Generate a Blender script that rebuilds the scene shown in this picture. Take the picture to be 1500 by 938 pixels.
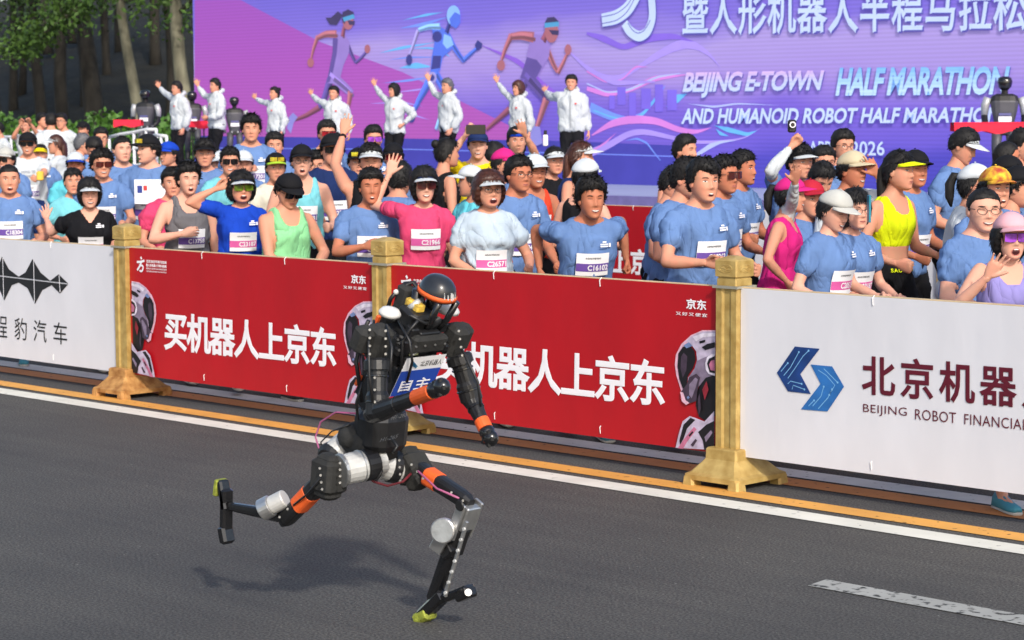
import bpy, math, random
import numpy as np
from mathutils import Vector, Matrix, Quaternion
from mathutils.bvhtree import BVHTree

for o in list(bpy.data.objects):
    bpy.data.objects.remove(o, do_unlink=True)
rng = np.random.default_rng(7)
random.seed(7)
SC = bpy.context.scene
COL = SC.collection

# ------------------------------------------------------------------ camera
# World: +X runs along the near fence (to the right in the picture), +Y away
# across the track, +Z up; the origin is the foot of the first golden post.
CAM_H, TH, PITCH, ROLL, FPX = 1.95, 0.7867, 0.0928, 0.0054, 3227.45
CAM = np.array([12.7869, -8.9590, CAM_H])
cam_data = bpy.data.cameras.new('camera')
cam_data.sensor_width = 36.0
cam_data.lens = 36.0 * FPX / 1500.0
cam_data.clip_start = 0.1
cam_data.clip_end = 2000.0
cam_data.dof.use_dof = True
cam_data.dof.focus_distance = 10.5
cam_data.dof.aperture_fstop = 7.0
cam = bpy.data.objects.new('camera', cam_data)
COL.objects.link(cam)
cam.matrix_world = (Matrix.Translation(CAM.tolist()) @ Matrix.Rotation(TH, 4, 'Z')
                    @ Matrix.Rotation(math.pi / 2 - PITCH, 4, 'X') @ Matrix.Rotation(-ROLL, 4, 'Z'))
SC.camera = cam

# ------------------------------------------------------------------ light
SUN = Vector((1.295, -0.726, 1.0)).normalized()
SUN_EL = math.asin(SUN.z)
world = bpy.data.worlds.new('World')
SC.world = world
world.use_nodes = True
wn = world.node_tree
sky = wn.nodes.new('ShaderNodeTexSky')
sky.sky_type = 'NISHITA'
sky.sun_disc = False
sky.sun_elevation = SUN_EL
sky.sun_rotation = math.atan2(SUN.x, SUN.y)
sky.air_density = 1.0
sky.dust_density = 2.5
wn.links.new(sky.outputs[0], wn.nodes['Background'].inputs[0])
wn.nodes['Background'].inputs[1].default_value = 0.15
sl = bpy.data.lights.new('sun', 'SUN')
sl.energy = 2.1
sl.angle = math.radians(3.0)
sl.color = (1.0, 0.955, 0.885)
sun = bpy.data.objects.new('sun', sl)
COL.objects.link(sun)
sun.rotation_euler = SUN.to_track_quat('Z', 'Y').to_euler()
sun.location = (20, -20, 20)
SC.view_settings.view_transform = 'Standard'
SC.view_settings.look = 'None'
SC.view_settings.gamma = 1.0
SC.view_settings.use_curve_mapping = False
SC.view_settings.exposure = 0.45
SC.cycles.max_bounces = 4
SC.cycles.use_denoising = True

# ------------------------------------------------------------------ surveying
_e = np.array([math.cos(TH), -math.sin(TH)])
_m = np.array([math.sin(TH), math.cos(TH)])

def ray(x, y):
    X, Y = x - 750.0, 469.0 - y
    c, s = math.cos(-ROLL), math.sin(-ROLL)
    X, Y = X * c - Y * s, X * s + Y * c
    dx, up = X / FPX, Y / FPX
    c, s = math.cos(PITCH), math.sin(PITCH)
    yy, zz = c + up * s, -s + up * c
    v = np.array([dx, yy])
    return np.array([v @ _e, v @ _m, zz])

def at(x, y, v):
    """point of the vertical plane Y = v that the survey mark (x, y) falls on"""
    D = ray(x, y)
    return CAM + D * ((v - CAM[1]) / D[1])

def ground(x, y, z=0.0):
    D = ray(x, y)
    return CAM + D * ((z - CAM_H) / D[2])

TO_CAM = np.array([math.sin(TH), -math.cos(TH), 0.0])
IMG_R = np.array([math.cos(TH), math.sin(TH), 0.0])

# ------------------------------------------------------------------ materials
def srgb(r, g, b):
    def f(c):
        c /= 255.0
        return c / 12.92 if c <= 0.04045 else ((c + 0.055) / 1.055) ** 2.4
    return (f(r), f(g), f(b))

MATS = {}
def mat(name, col, rough=0.6, metal=0.0, var=0.08, scale=8.0, bump=0.0, bscale=40.0, bdist=0.01,
        sss=0.0, coat=0.0, sheen=0.0, emit=0.0, spec=0.5, col2=None, stretch=None, detail=4.0):
    if name in MATS:
        return MATS[name]
    m = bpy.data.materials.new(name)
    m.use_nodes = True
    nt = m.node_tree
    b = nt.nodes['Principled BSDF']
    tc = nt.nodes.new('ShaderNodeTexCoord')
    src = tc.outputs['Object']
    if stretch:
        mp = nt.nodes.new('ShaderNodeMapping')
        mp.inputs['Scale'].default_value = stretch
        nt.links.new(src, mp.inputs['Vector'])
        src = mp.outputs[0]
    nz = nt.nodes.new('ShaderNodeTexNoise')
    nz.inputs['Scale'].default_value = scale
    nz.inputs['Detail'].default_value = detail
    nt.links.new(src, nz.inputs['Vector'])
    rp = nt.nodes.new('ShaderNodeValToRGB')
    c = np.array(col)
    lo = np.clip(c * (1 - var), 0, 1)
    hi = np.clip(c * (1 + var), 0, 1) if col2 is None else np.array(col2)
    rp.color_ramp.elements[0].position = 0.32
    rp.color_ramp.elements[1].position = 0.68
    rp.color_ramp.elements[0].color = (*lo, 1)
    rp.color_ramp.elements[1].color = (*hi, 1)
    nt.links.new(nz.outputs[0], rp.inputs[0])
    nt.links.new(rp.outputs[0], b.inputs['Base Color'])
    b.inputs['Roughness'].default_value = rough
    b.inputs['Metallic'].default_value = metal
    b.inputs['Specular IOR Level'].default_value = spec
    if sss:
        b.inputs['Subsurface Weight'].default_value = sss
        b.inputs['Subsurface Radius'].default_value = (1.0, 0.35, 0.2)
        b.inputs['Subsurface Scale'].default_value = 0.008
    if coat:
        b.inputs['Coat Weight'].default_value = coat
        b.inputs['Coat Roughness'].default_value = 0.1
    if sheen:
        b.inputs['Sheen Weight'].default_value = sheen
    if emit:
        nt.links.new(rp.outputs[0], b.inputs['Emission Color'])
        b.inputs['Emission Strength'].default_value = emit
    if bump:
        n2 = nt.nodes.new('ShaderNodeTexNoise')
        n2.inputs['Scale'].default_value = bscale
        n2.inputs['Detail'].default_value = 5.0
        nt.links.new(src, n2.inputs['Vector'])
        bp = nt.nodes.new('ShaderNodeBump')
        bp.inputs['Strength'].default_value = bump
        bp.inputs['Distance'].default_value = bdist
        nt.links.new(n2.outputs[0], bp.inputs['Height'])
        nt.links.new(bp.outputs[0], b.inputs['Normal'])
    if emit:
        m.cycles.emission_sampling = 'NONE'
    MATS[name] = m
    return m

def cloth(name, rgb, rough=0.88):
    """knit fabric: creases from a ridged noise that differs from wearer to wearer"""
    key = 'cloth_' + name
    if key in MATS:
        return MATS[key]
    m = mat(key, [x * .86 for x in srgb(*rgb)], rough, var=0.10 if name != 'rainbow' else .3, scale=5.0 if name != 'rainbow' else 26.0, spec=0.2,
            col2=srgb(236, 200, 60) if name == 'rainbow' else None)
    nt = m.node_tree
    b = nt.nodes['Principled BSDF']
    tc = nt.nodes.new('ShaderNodeTexCoord')
    oi = nt.nodes.new('ShaderNodeObjectInfo')
    mu = nt.nodes.new('ShaderNodeMath'); mu.operation = 'MULTIPLY'; mu.inputs[1].default_value = 37.0
    nt.links.new(oi.outputs['Random'], mu.inputs[0])
    mp = nt.nodes.new('ShaderNodeMapping')
    mp.inputs['Scale'].default_value = (1.0, 1.0, 0.5)
    mp.inputs['Rotation'].default_value = (0, 0.5, 0)
    nt.links.new(tc.outputs['Object'], mp.inputs['Vector'])
    nt.links.new(mu.outputs[0], mp.inputs['Location'])
    h = None
    for sc_, ds, crease in ((4.0, 0.045, True), (9.0, 0.014, True), (30.0, 0.003, False)):
        n = nt.nodes.new('ShaderNodeTexNoise')
        n.inputs['Scale'].default_value = sc_
        n.inputs['Detail'].default_value = 2.0
        n.inputs['Distortion'].default_value = 0.7
        nt.links.new(mp.outputs[0], n.inputs['Vector'])
        bp = nt.nodes.new('ShaderNodeBump')
        bp.inputs['Strength'].default_value = 0.52
        bp.inputs['Distance'].default_value = ds
        src = n.outputs[0]
        if crease:      # folds: sharp ridges along the middle contour of the noise
            for op, val in (('SUBTRACT', 0.5), ('ABSOLUTE', 0.0), ('MULTIPLY', 3.2), ('POWER', 0.7)):
                q = nt.nodes.new('ShaderNodeMath')
                q.operation = op
                q.inputs[1].default_value = val
                nt.links.new(src, q.inputs[0])
                src = q.outputs[0]
        nt.links.new(src, bp.inputs['Height'])
        if h is not None:
            nt.links.new(h, bp.inputs['Normal'])
        h = bp.outputs[0]
    nt.links.new(h, b.inputs['Normal'])
    return m

# ------------------------------------------------------------------ mesh helpers
def mk(name, V, F, m, parent=None, smooth=True, mi=None):
    me = bpy.data.meshes.new(name)
    V = np.asarray(V, dtype=float)
    me.from_pydata(V.tolist(), [], F if isinstance(F, list) else F.tolist())
    for x in (m if isinstance(m, (list, tuple)) else [m]):
        me.materials.append(x)
    if mi is not None:
        me.polygons.foreach_set('material_index', np.asarray(mi, dtype=np.int32))
    if smooth:
        me.polygons.foreach_set('use_smooth', np.ones(len(me.polygons), dtype=bool))
    me.update()
    o = bpy.data.objects.new(name, me)
    COL.objects.link(o)
    if parent is not None:
        o.parent = parent
    return o

def inst(name, me, M, parent=None):
    o = bpy.data.objects.new(name, me)
    COL.objects.link(o)
    if parent is not None:
        o.parent = parent
    o.matrix_local = M
    return o

def tag(o, label=None, cat=None, group=None, kind=None):
    if label: o['label'] = label
    if cat: o['category'] = cat
    if group: o['group'] = group
    if kind: o['kind'] = kind
    return o

def empty(name, loc=(0, 0, 0), rz=0.0):
    o = bpy.data.objects.new(name, None)
    o.empty_display_size = 0.1
    COL.objects.link(o)
    o.location = [float(c) for c in loc]
    o.rotation_euler = (0, 0, rz)
    return o

class MB:
    """collects shapes for ONE mesh part; coordinates are relative to base"""
    def __init__(s, base=(0, 0, 0)):
        s.V, s.F, s.n, s.b = [], [], 0, np.array(base, dtype=float)
    def add(s, V, F):
        V = np.asarray(V, dtype=float)
        s.V.append(V - s.b)
        s.F += [tuple(int(i) + s.n for i in f) for f in F]
        s.n += len(V)
        return s
    def box(s, lo, hi, bev=0.0):
        lo, hi = np.array(lo, float), np.array(hi, float)
        c, h = (lo + hi) / 2, (hi - lo) / 2
        return s.obox(c, np.eye(3), h, bev)
    def obox(s, c, A, h, bev=0.0):
        """oriented box, axes = rows of A, half sizes h, chamfered edges"""
        c, A, h = np.array(c, float), np.array(A, float), np.array(h, float)
        b = min(bev, 0.45 * h.min())
        if b <= 0:
            P = [c + A.T @ (h * np.array([sx, sy, sz])) for sx in (-1, 1) for sy in (-1, 1) for sz in (-1, 1)]
            return s.add(P, [(0, 1, 3, 2), (4, 6, 7, 5), (0, 4, 5, 1), (2, 3, 7, 6), (0, 2, 6, 4), (1, 5, 7, 3)])
        rings = []
        for z, k in ((-h[2], b), (-h[2] + b, 0), (h[2] - b, 0), (h[2], b)):
            a, d = h[0] - k, h[1] - k
            q = [(a, -d + b), (a, d - b), (a - b, d), (-a + b, d), (-a, d - b), (-a, -d + b), (-a + b, -d), (a - b, -d)]
            rings.append([c + A.T @ np.array([x, y, z]) for x, y in q])
        return s.loft(rings)
    def loft(s, rings, closed=True, cap=True):
        rings = [np.asarray(r, float) for r in rings]
        n = len(rings[0])
        F = []
        for i in range(len(rings) - 1):
            for j in range(n if closed else n - 1):
                k = (j + 1) % n
                F.append((i * n + j, i * n + k, (i + 1) * n + k, (i + 1) * n + j))
        if cap and closed:
            F.append(tuple(range(n))[::-1])
            F.append(tuple((len(rings) - 1) * n + j for j in range(n)))
        return s.add(np.vstack(rings), F)
    def tube(s, pts, rad, n=10, flat=1.0, up=None, cap=True):
        pts = np.asarray(pts, float)
        rad = np.broadcast_to(np.asarray(rad, float), (len(pts),))
        rings = []
        d0 = None
        for i, p in enumerate(pts):
            t = pts[min(i + 1, len(pts) - 1)] - pts[max(i - 1, 0)]
            t = t / (np.linalg.norm(t) + 1e-9)
            if d0 is None:
                u = np.array(up if up is not None else ((0, 0, 1) if abs(t[2]) < 0.9 else (0, 1, 0)), float)
            else:
                u = d0
            a = u - t * (u @ t)
            a /= np.linalg.norm(a) + 1e-9
            d0 = a
            b = np.cross(t, a)
            ang = np.arange(n) * 2 * np.pi / n
            rings.append(p + rad[i] * (np.cos(ang)[:, None] * a + flat * np.sin(ang)[:, None] * b))
        return s.loft(rings, cap=cap)
    def rod(s, p0, p1, w, d, up=(0, 1, 0), bev=0.008):
        """chamfered bar from p0 to p1, w across and d along `up`"""
        p0, p1 = np.array(p0, float), np.array(p1, float)
        t = p1 - p0
        L = np.linalg.norm(t)
        t /= L
        u = np.array(up, float)
        u = u - t * (u @ t)
        u /= np.linalg.norm(u)
        return s.obox((p0 + p1) / 2, [np.cross(u, t), u, t], [w / 2, d / 2, L / 2], bev)
    def ball(s, c, r, n=12, axes=None):
        r = np.broadcast_to(np.asarray(r, float), (3,))
        A = np.eye(3) if axes is None else np.array(axes, float)
        rings = []
        for i in range(n // 2 + 1):
            ph = -np.pi / 2 + np.pi * i / (n // 2)
            ph = np.clip(ph, -np.pi / 2 + 0.03, np.pi / 2 - 0.03)
            a = np.arange(n) * 2 * np.pi / n
            L = np.stack([r[0] * np.cos(ph) * np.cos(a), r[1] * np.cos(ph) * np.sin(a), np.full(n, r[2] * np.sin(ph))], 1)
            rings.append(np.array(c) + L @ A)
        return s.loft(rings)
    def poly(s, P):
        return s.add(P, [tuple(range(len(P)))])
    def build(s, name, m, parent=None, smooth=False):
        return mk(name, np.vstack(s.V), s.F, m, parent, smooth)

# two-step queue: lettering curves and skin volumes are evaluated in one go
TEXT, REMESH = {}, {}
def want_text(key, body, offset=0.0, shear=0.0, space=1.0, bold=0.0):
    cu = bpy.data.curves.new('lettering', 'FONT')
    cu.body = body
    cu.offset = offset
    cu.shear = shear
    cu.space_character = space
    cu.resolution_u = 3
    if bold:            # heavier strokes: a flat chamfer grown round every outline
        cu.bevel_depth = bold
        cu.bevel_resolution = 0
    cu.size = 1.0
    o = bpy.data.objects.new('lettering', cu)
    COL.objects.link(o)
    TEXT[key] = o

def want_remesh(key, mb, voxel):
    me = bpy.data.meshes.new('volume')
    me.from_pydata(np.vstack(mb.V).tolist(), [], mb.F)
    o = bpy.data.objects.new('volume', me)
    COL.objects.link(o)
    md = o.modifiers.new('r', 'REMESH')
    md.mode = 'VOXEL'
    md.voxel_size = voxel
    REMESH[key] = o

def flush():
    bpy.context.view_layer.update()
    dg = bpy.context.evaluated_depsgraph_get()
    for D, is_text in ((TEXT, True), (REMESH, False)):
        for k, o in list(D.items()):
            if not isinstance(o, bpy.types.Object):
                continue
            me = o.evaluated_get(dg).to_mesh()
            V = np.empty(len(me.vertices) * 3, np.float32)
            me.vertices.foreach_get('co', V)
            V = V.reshape(-1, 3).astype(float)
            if is_text:
                F = [tuple(p.vertices) for p in me.polygons if p.normal.z > -.05 and p.center.z > -1e-5]
                used = sorted({i for f in F for i in f})
                mp = {a: b for b, a in enumerate(used)}
                F = [tuple(mp[i] for i in f) for f in F]
                V = V[used]
                lo, hi = V[:, :2].min(0), V[:, :2].max(0)
                zz = V[:, 2] / max(1e-6, V[:, 2].max())
                D[k] = ((V[:, :2] - lo) / (hi - lo), F, zz * (.0007 if V[:, 2].max() > 1e-5 else 0))
            else:
                L = np.empty(len(me.loops), np.int32)
                me.loops.foreach_get('vertex_index', L)
                D[k] = (V, L.reshape(-1, 4))
            o.evaluated_get(dg).to_mesh_clear()
            data = o.data
            bpy.data.objects.remove(o)
            (bpy.data.curves if is_text else bpy.data.meshes).remove(data)

def letters(mb, key, P00, P10, P01, P11=None):
    """lay a lettering outline on the parallelogram/quad P00 (bottom left), P10 (bottom right), P01 (top left)"""
    uv, F, sz = TEXT[key]
    P00, P10, P01 = (np.array(p, float) for p in (P00, P10, P01))
    P11 = P10 + P01 - P00 if P11 is None else np.array(P11, float)
    nrm = np.cross(P10 - P00, P01 - P00)
    nrm /= np.linalg.norm(nrm)
    a, b = uv[:, :1], uv[:, 1:]
    mb.add(P00 * (1 - a) * (1 - b) + P10 * a * (1 - b) + P01 * (1 - a) * b + P11 * a * b + nrm * sz[:, None], F)
    return mb

def stroke(mb, pts, width, v, n=0):
    """flat printed stroke on the plane Y = v; pts are (X, Z), width is per point"""
    pts = np.asarray(pts, float)
    if n:
        t = np.linspace(0, 1, len(pts))
        tt = np.linspace(0, 1, n)
        # Catmull-Rom-ish smoothing through numpy: interpolate then blur
        q = np.stack([np.interp(tt, t, pts[:, k]) for k in range(2)], 1)
        for _ in range(max(2, n // 8)):
            q[1:-1] = 0.25 * q[:-2] + 0.5 * q[1:-1] + 0.25 * q[2:]
        width = np.interp(tt, np.linspace(0, 1, np.size(width)), np.atleast_1d(width))
        pts = q
    w = np.broadcast_to(np.asarray(width, float), (len(pts),))
    d = np.gradient(pts, axis=0)
    d /= np.linalg.norm(d, axis=1)[:, None] + 1e-9
    nrm = np.stack([-d[:, 1], d[:, 0]], 1)
    A, B = pts + nrm * w[:, None] / 2, pts - nrm * w[:, None] / 2
    V = np.vstack([A, B])
    V3 = np.stack([V[:, 0], np.full(len(V), v), V[:, 1]], 1)
    k = len(pts)
    mb.add(V3, [(i, i + 1, k + i + 1, k + i) for i in range(k - 1)])
    return mb
DEBUG = False

# ------------------------------------------------------------------ lettering to prepare
for k, s, off, sh, sp in [
    ('slogan', '买机器人上京东', 0.030, 0.0, 0.92), ('jd', '京东', 0.03, 0, 1), ('jd2', '又好又便宜', 0.012, 0, 1.25),
    ('tiny1', '北京亦庄半程马拉松', 0.02, 0, 1), ('tiny2', '暨人形机器人半程马拉松', 0.02, 0, 1),
    ('tiny3', 'BEIJING E-TOWN HALF MARATHON', 0.02, 0.2, 1), ('tiny4', 'AND HUMANOID ROBOT HALF MARATHON', 0.01, 0.2, 1),
    ('car1', '方', 0, 0, 1), ('car2', '程', 0, 0, 1), ('car3', '豹', 0, 0, 1), ('car4', '汽', 0, 0, 1), ('car5', '车', 0, 0, 1), ('bj', '北京机器人', 0.022, 0, 1.25),
    ('bjen1', 'BEIJING', -0.004, 0, 1.05), ('bjen2', 'ROBOT', -0.004, 0, 1.05), ('bjen3', 'FINANCIAL', -0.004, 0, 1.05),
    ('led1', '暨人形机器人半程马拉松', 0.03, 0, 1.08), ('led2', 'BEIJING E-TOWN', 0.035, 0.3, 0.93),
    ('led3', 'HALF MARATHON', 0.035, 0.3, 0.93), ('led4', 'AND HUMANOID ROBOT HALF MARATHON', 0.03, 0.25, 1.0),
    ('led5', 'APRIL', 0.012, 0, 1.0), ('led6', '2026', 0.012, 0, 1.0), ('robobib1', '北京机器人', 0.012, 0, 1.0), ('robobib2', '自主', 0.02, 0, 1.1),
    ('scrib', 'H1-265', 0.0, 0.2, 1.0), ('saucony', 'SAUCONY', 0.03, 0, 1.2), ('hood', 'HOOD TO', 0.0, 0, 1.1), ('coast', 'COAST', 0.0, 0, 1.1),
]:
    cjk = off > 0 and ord(s[0]) > 2000
    want_text(k, s, 0.0 if cjk else off, sh, sp, off * .95 if cjk else 0.0)
BIBNO = ['C16102', 'C19262', 'C21966', 'C26571', 'C25111', 'C10472', 'C27091', 'C52981', 'C18304', 'C20515', 'C23187', 'C17201', 'C13758', 'C12846']
for n_ in BIBNO:
    want_text(n_, n_, 0.03, 0, 1.0)

# ------------------------------------------------------------------ shared materials
def asphalt():
    m = bpy.data.materials.new('asphalt')
    m.use_nodes = True
    nt = m.node_tree
    b = nt.nodes['Principled BSDF']
    tc = nt.nodes.new('ShaderNodeTexCoord')
    def noise(scale, detail, st=(1, 1, 1)):
        mp = nt.nodes.new('ShaderNodeMapping')
        mp.inputs['Scale'].default_value = st
        nt.links.new(tc.outputs['Object'], mp.inputs[0])
        n = nt.nodes.new('ShaderNodeTexNoise')
        n.inputs['Scale'].default_value = scale
        n.inputs['Detail'].default_value = detail
        nt.links.new(mp.outputs[0], n.inputs['Vector'])
        return n.outputs[0]
    def ramp(src, p0, p1, c0, c1):
        r = nt.nodes.new('ShaderNodeValToRGB')
        r.color_ramp.elements[0].position, r.color_ramp.elements[1].position = p0, p1
        r.color_ramp.elements[0].color, r.color_ramp.elements[1].color = (*c0, 1), (*c1, 1)
        nt.links.new(src, r.inputs[0])
        return r.outputs[0]
    def mix(kind, f, a, c):
        x = nt.nodes.new('ShaderNodeMix')
        x.data_type = 'RGBA'
        x.blend_type = kind
        x.inputs[0].default_value = f
        nt.links.new(a, x.inputs[6]); nt.links.new(c, x.inputs[7])
        return x.outputs[2]
    grain = ramp(noise(88, 9), 0.39, 0.61, (0.033, 0.032, 0.030), (0.108, 0.104, 0.096))
    patch = ramp(noise(0.8, 7), 0.3, 0.7, (0.74, 0.74, 0.76), (1.14, 1.12, 1.08))
    streak = ramp(noise(5.0, 4, (0.06, 1.6, 1)), 0.32, 0.7, (0.86, 0.85, 0.86), (1.06, 1.06, 1.05))
    fleck = ramp(noise(38, 3), 0.70, 0.74, (0, 0, 0), (0.13, 0.125, 0.115))
    c = mix('MULTIPLY', 1.0, grain, patch)
    c = mix('MULTIPLY', 1.0, c, streak)
    c = mix('ADD', 1.0, c, fleck)
    nt.links.new(c, b.inputs['Base Color'])
    b.inputs['Roughness'].default_value = 0.82
    bp = nt.nodes.new('ShaderNodeBump')
    bp.inputs['Strength'].default_value = 0.7
    bp.inputs['Distance'].default_value = 0.006
    nt.links.new(noise(160, 6), bp.inputs['Height'])
    nt.links.new(bp.outputs[0], b.inputs['Normal'])
    return m

def worn_paint(name, col, wear):
    """road paint: the colour broken by small chips where the asphalt shows"""
    m = mat(name, col, 0.7, var=0.10, scale=3.0)
    nt = m.node_tree
    b = nt.nodes['Principled BSDF']
    src = b.inputs['Base Color'].links[0].from_socket
    tc = nt.nodes.new('ShaderNodeTexCoord')
    n = nt.nodes.new('ShaderNodeTexNoise')
    n.inputs['Scale'].default_value = 24
    n.inputs['Detail'].default_value = 8
    nt.links.new(tc.outputs['Object'], n.inputs['Vector'])
    r = nt.nodes.new('ShaderNodeValToRGB')
    r.color_ramp.elements[0].position = wear
    r.color_ramp.elements[1].position = wear + 0.10
    r.color_ramp.elements[0].color = (0.06, 0.06, 0.058, 1)
    r.color_ramp.elements[1].color = (1, 1, 1, 1)
    nt.links.new(n.outputs[0], r.inputs[0])
    x = nt.nodes.new('ShaderNodeMix')
    x.data_type = 'RGBA'; x.blend_type = 'MULTIPLY'; x.inputs[0].default_value = 1
    nt.links.new(src, x.inputs[6]); nt.links.new(r.outputs[0], x.inputs[7])
    nt.links.new(x.outputs[2], b.inputs['Base Color'])
    return m

M_ASPH = asphalt()
GOLD = mat('gold_paint', srgb(178, 144, 76), 0.45, 0.2, var=0.16, scale=14, bump=0.25, bscale=60, bdist=0.004, col2=srgb(198, 170, 104))
RUSTY = mat('rusty_cast', srgb(170, 112, 52), 0.7, 0.1, var=0.3, scale=16, bump=0.5, bscale=60, col2=srgb(198, 150, 88))
STEEL = mat('grey_clamp', srgb(176, 172, 156), 0.45, 0.4)
WHITE_PVC = mat('banner_white', srgb(216, 216, 222), 0.45, var=0.04, scale=3, bump=0.35, bscale=2.6, bdist=0.03, stretch=(1, 1, .45))
RED_PVC = mat('banner_red', srgb(174, 3, 20), 0.5, var=0.08, scale=3, bump=0.35, bscale=2.6, bdist=0.03, stretch=(1, 1, .45))
PRINT_W = mat('print_white', srgb(238, 236, 240), 0.5, var=0.03)
PRINT_K = mat('print_black', (0.012, 0.012, 0.014), 0.5)
PRINT_M = mat('print_maroon', srgb(92, 12, 34), 0.5)
BLACK = mat('black_plastic', (0.011, 0.011, 0.012), 0.5, var=0.2, bump=0.15, bscale=60)

# ------------------------------------------------------------------ ground, road, markings
def sheet(name, u0, u1, v0, v1, z, m, kind='structure'):
    o = mk(name, [(u0, v0, z), (u1, v0, z), (u1, v1, z), (u0, v1, z)], [(0, 1, 2, 3)], m, smooth=False)
    return tag(o, kind=kind)
sheet('ground', -700, 700, -700, 700, -0.004, mat('paving', (0.16, 0.155, 0.145), 0.9, var=0.12, scale=0.6))
sheet('road', -90, 90, -30, 12.2, 0.0, M_ASPH)
LINEW = worn_paint('paint_white', srgb(218, 216, 204), 0.25)
LINEY = worn_paint('paint_yellow', srgb(216, 156, 72), 0.27)
LINEO = worn_paint('paint_old_orange', srgb(198, 126, 66), 0.27)
LINEG = worn_paint('paint_white_shaded', srgb(208, 208, 204), 0.26)  # white line, its colour toned slightly greyer for the banner's shade
LINED = worn_paint('paint_lane_dash', srgb(160, 160, 154), 0.36)
def marking(name, pts, m):
    tag(mk(name, [(x, y, 0.004) for x, y in pts], [tuple(range(len(pts)))], m, smooth=False), kind='structure')
for nm, a, b, m in (('white_line', -0.579, -0.404, LINEW), ('yellow_line', -0.321, -0.159, LINEY),
                    ('faded_orange_line', 0.156, 0.347, LINEO), ('shaded_white_line', 0.385, 0.59, LINEG)):
    marking(nm, [(-60, a), (60, a), (60, b), (-60, b)], m)
for k in range(-2, 3):
    x = 7.29 + 6.0 * k
    if k in (0, 1):
        marking('lane_dash', [(x, -1.755), (x + 2.2, -1.755), (x + 2.2, -1.605), (x - 0.02, -1.605)], LINED)

# ------------------------------------------------------------------ golden posts of the near fence
D = 2.7284
ZT, ZB = 1.045, 0.160          # banner edges
YB = -0.032                    # banner plane
def square(a, b, z, c=0.0, cham=0.0):
    """chamfered rectangle ring, half sizes a (X) and b (Y)"""
    k = cham
    return [(a, -b + k + c, z), (a, b - k + c, z), (a - k, b + c, z), (-a + k, b + c, z), (-a, b - k + c, z), (-a, -b + k + c, z), (-a + k, -b + c, z), (a - k, -b + c, z)]
post_parts = {}
def make_post(base_mat):
    P = []
    b = MB()
    b.loft([square(.187, .212, .034, .015, .02), square(.187, .212, .060, .015, .02), square(.165, .188, .072, .013, .02),
            square(.118, .132, .128, .008, .014), square(.108, .116, .142, .004, .01), square(.106, .112, .192, .002, .01), square(.098, .104, .2, 0, .01)])
    for sx in (-1, 1):
        for sy in (-1, 1):
            cx, cy = sx * .152, .015 + sy * .176
            b.loft([square(.04, .04, .0, 0, .012), square(.034, .036, .05, 0, .012)])
            b.V[-1] += np.array([cx, cy, 0])
    P.append(('base', b, base_mat))
    s = MB()
    h = .068
    prof = [(h, -h), (h, -.03), (h - .009, -.022), (h - .009, .022), (h, .03), (h, h), (.03, h), (.022, h - .009), (-.022, h - .009), (-.03, h), (-h, h), (-h, .03), (-h + .009, .022),
            (-h + .009, -.022), (-h, -.03), (-h, -h), (-.03, -h), (-.018, -h + .009), (.024, -h + .009), (.032, -h)]
    s.loft([[(x, y, z) for x, y in prof] for z in (.19, 1.055)])
    P.append(('shaft', s, GOLD))
    c = MB()
    c.loft([square(.067, .067, 1.056, 0, .006), square(.067, .067, 1.09, 0, .006), square(.063, .063, 1.094, 0, .006), square(.063, .063, 1.1, 0, .006),
            square(.0745, .0745, 1.104, 0, .007), square(.0745, .0745, 1.186, 0, .007), square(.066, .066, 1.194, 0, .006), square(.02, .02, 1.211, 0, .003)])
    # cloud scrolls in relief on the four faces
    for q in range(4):
        ca, sa = math.cos(q * math.pi / 2), math.sin(q * math.pi / 2)
        for cx, cz, r, a0, a1 in ((0, 1.148, .036, 200, 520), (-.02, 1.140, .016, -40, 250), (.022, 1.146, .014, 30, 330), (.0, 1.155, .012, -90, 200)):
            pts = []
            for i in range(12):
                t = math.radians(a0 + (a1 - a0) * i / 11)
                rr = r * (1 - .35 * i / 11)
                x, y, z = cx + 1.5 * rr * math.cos(t), -.0735, cz + .72 * rr * math.sin(t)
                pts.append((x * ca - y * sa, x * sa + y * ca, z))
            c.tube(pts, .0032, 5)
    P.append(('cap', c, GOLD))
    k = MB()
    k.box((-.085, -.079, 1.042), (.085, -.0705, 1.056)).box((-.085, .0705, 1.042), (.085, .079, 1.056))
    k.box((-.079, -.0705, 1.043), (-.0705, .0705, 1.055)).box((.0705, -.0705, 1.043), (.079, .0705, 1.055))
    P.append(('clamp', k, STEEL))
    return P
post_labels = ['golden barrier post with a rusty brown foot, beside the white car banner', 'golden barrier post between the two red banners, behind the running robot',
               'golden barrier post with clean gold foot, between red and blue-logo banner', 'golden barrier post at the far end of the blue-logo banner', 'golden barrier post at the left end of the car banner']
protos = {}
def place_post(u, v, label, base_mat, group):
    r = empty('barrier_post', (u, v, 0))
    tag(r, label, 'post', group)
    if base_mat.name not in protos:
        protos[base_mat.name] = [(n, x.build(n, mm, None), mm) for n, x, mm in make_post(base_mat)]
    for nm, b, m in protos[base_mat.name]:
        o = b if b.parent is None else b.copy()
        if o is not b:
            COL.objects.link(o)
        o.parent = r
    return r
for i, lab, bm_ in ((0, post_labels[0], RUSTY), (1, post_labels[1], GOLD), (2, post_labels[2], GOLD), (3, post_labels[3], GOLD), (-1, post_labels[4], RUSTY)):
    place_post(i * D, 0, lab, bm_, 'golden posts of the near fence')

TIE = mat('tie_white', (0.75, 0.75, 0.75), 0.5)
RAIL = mat('rail_tan', srgb(196, 172, 134), 0.5, var=0.1)

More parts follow.
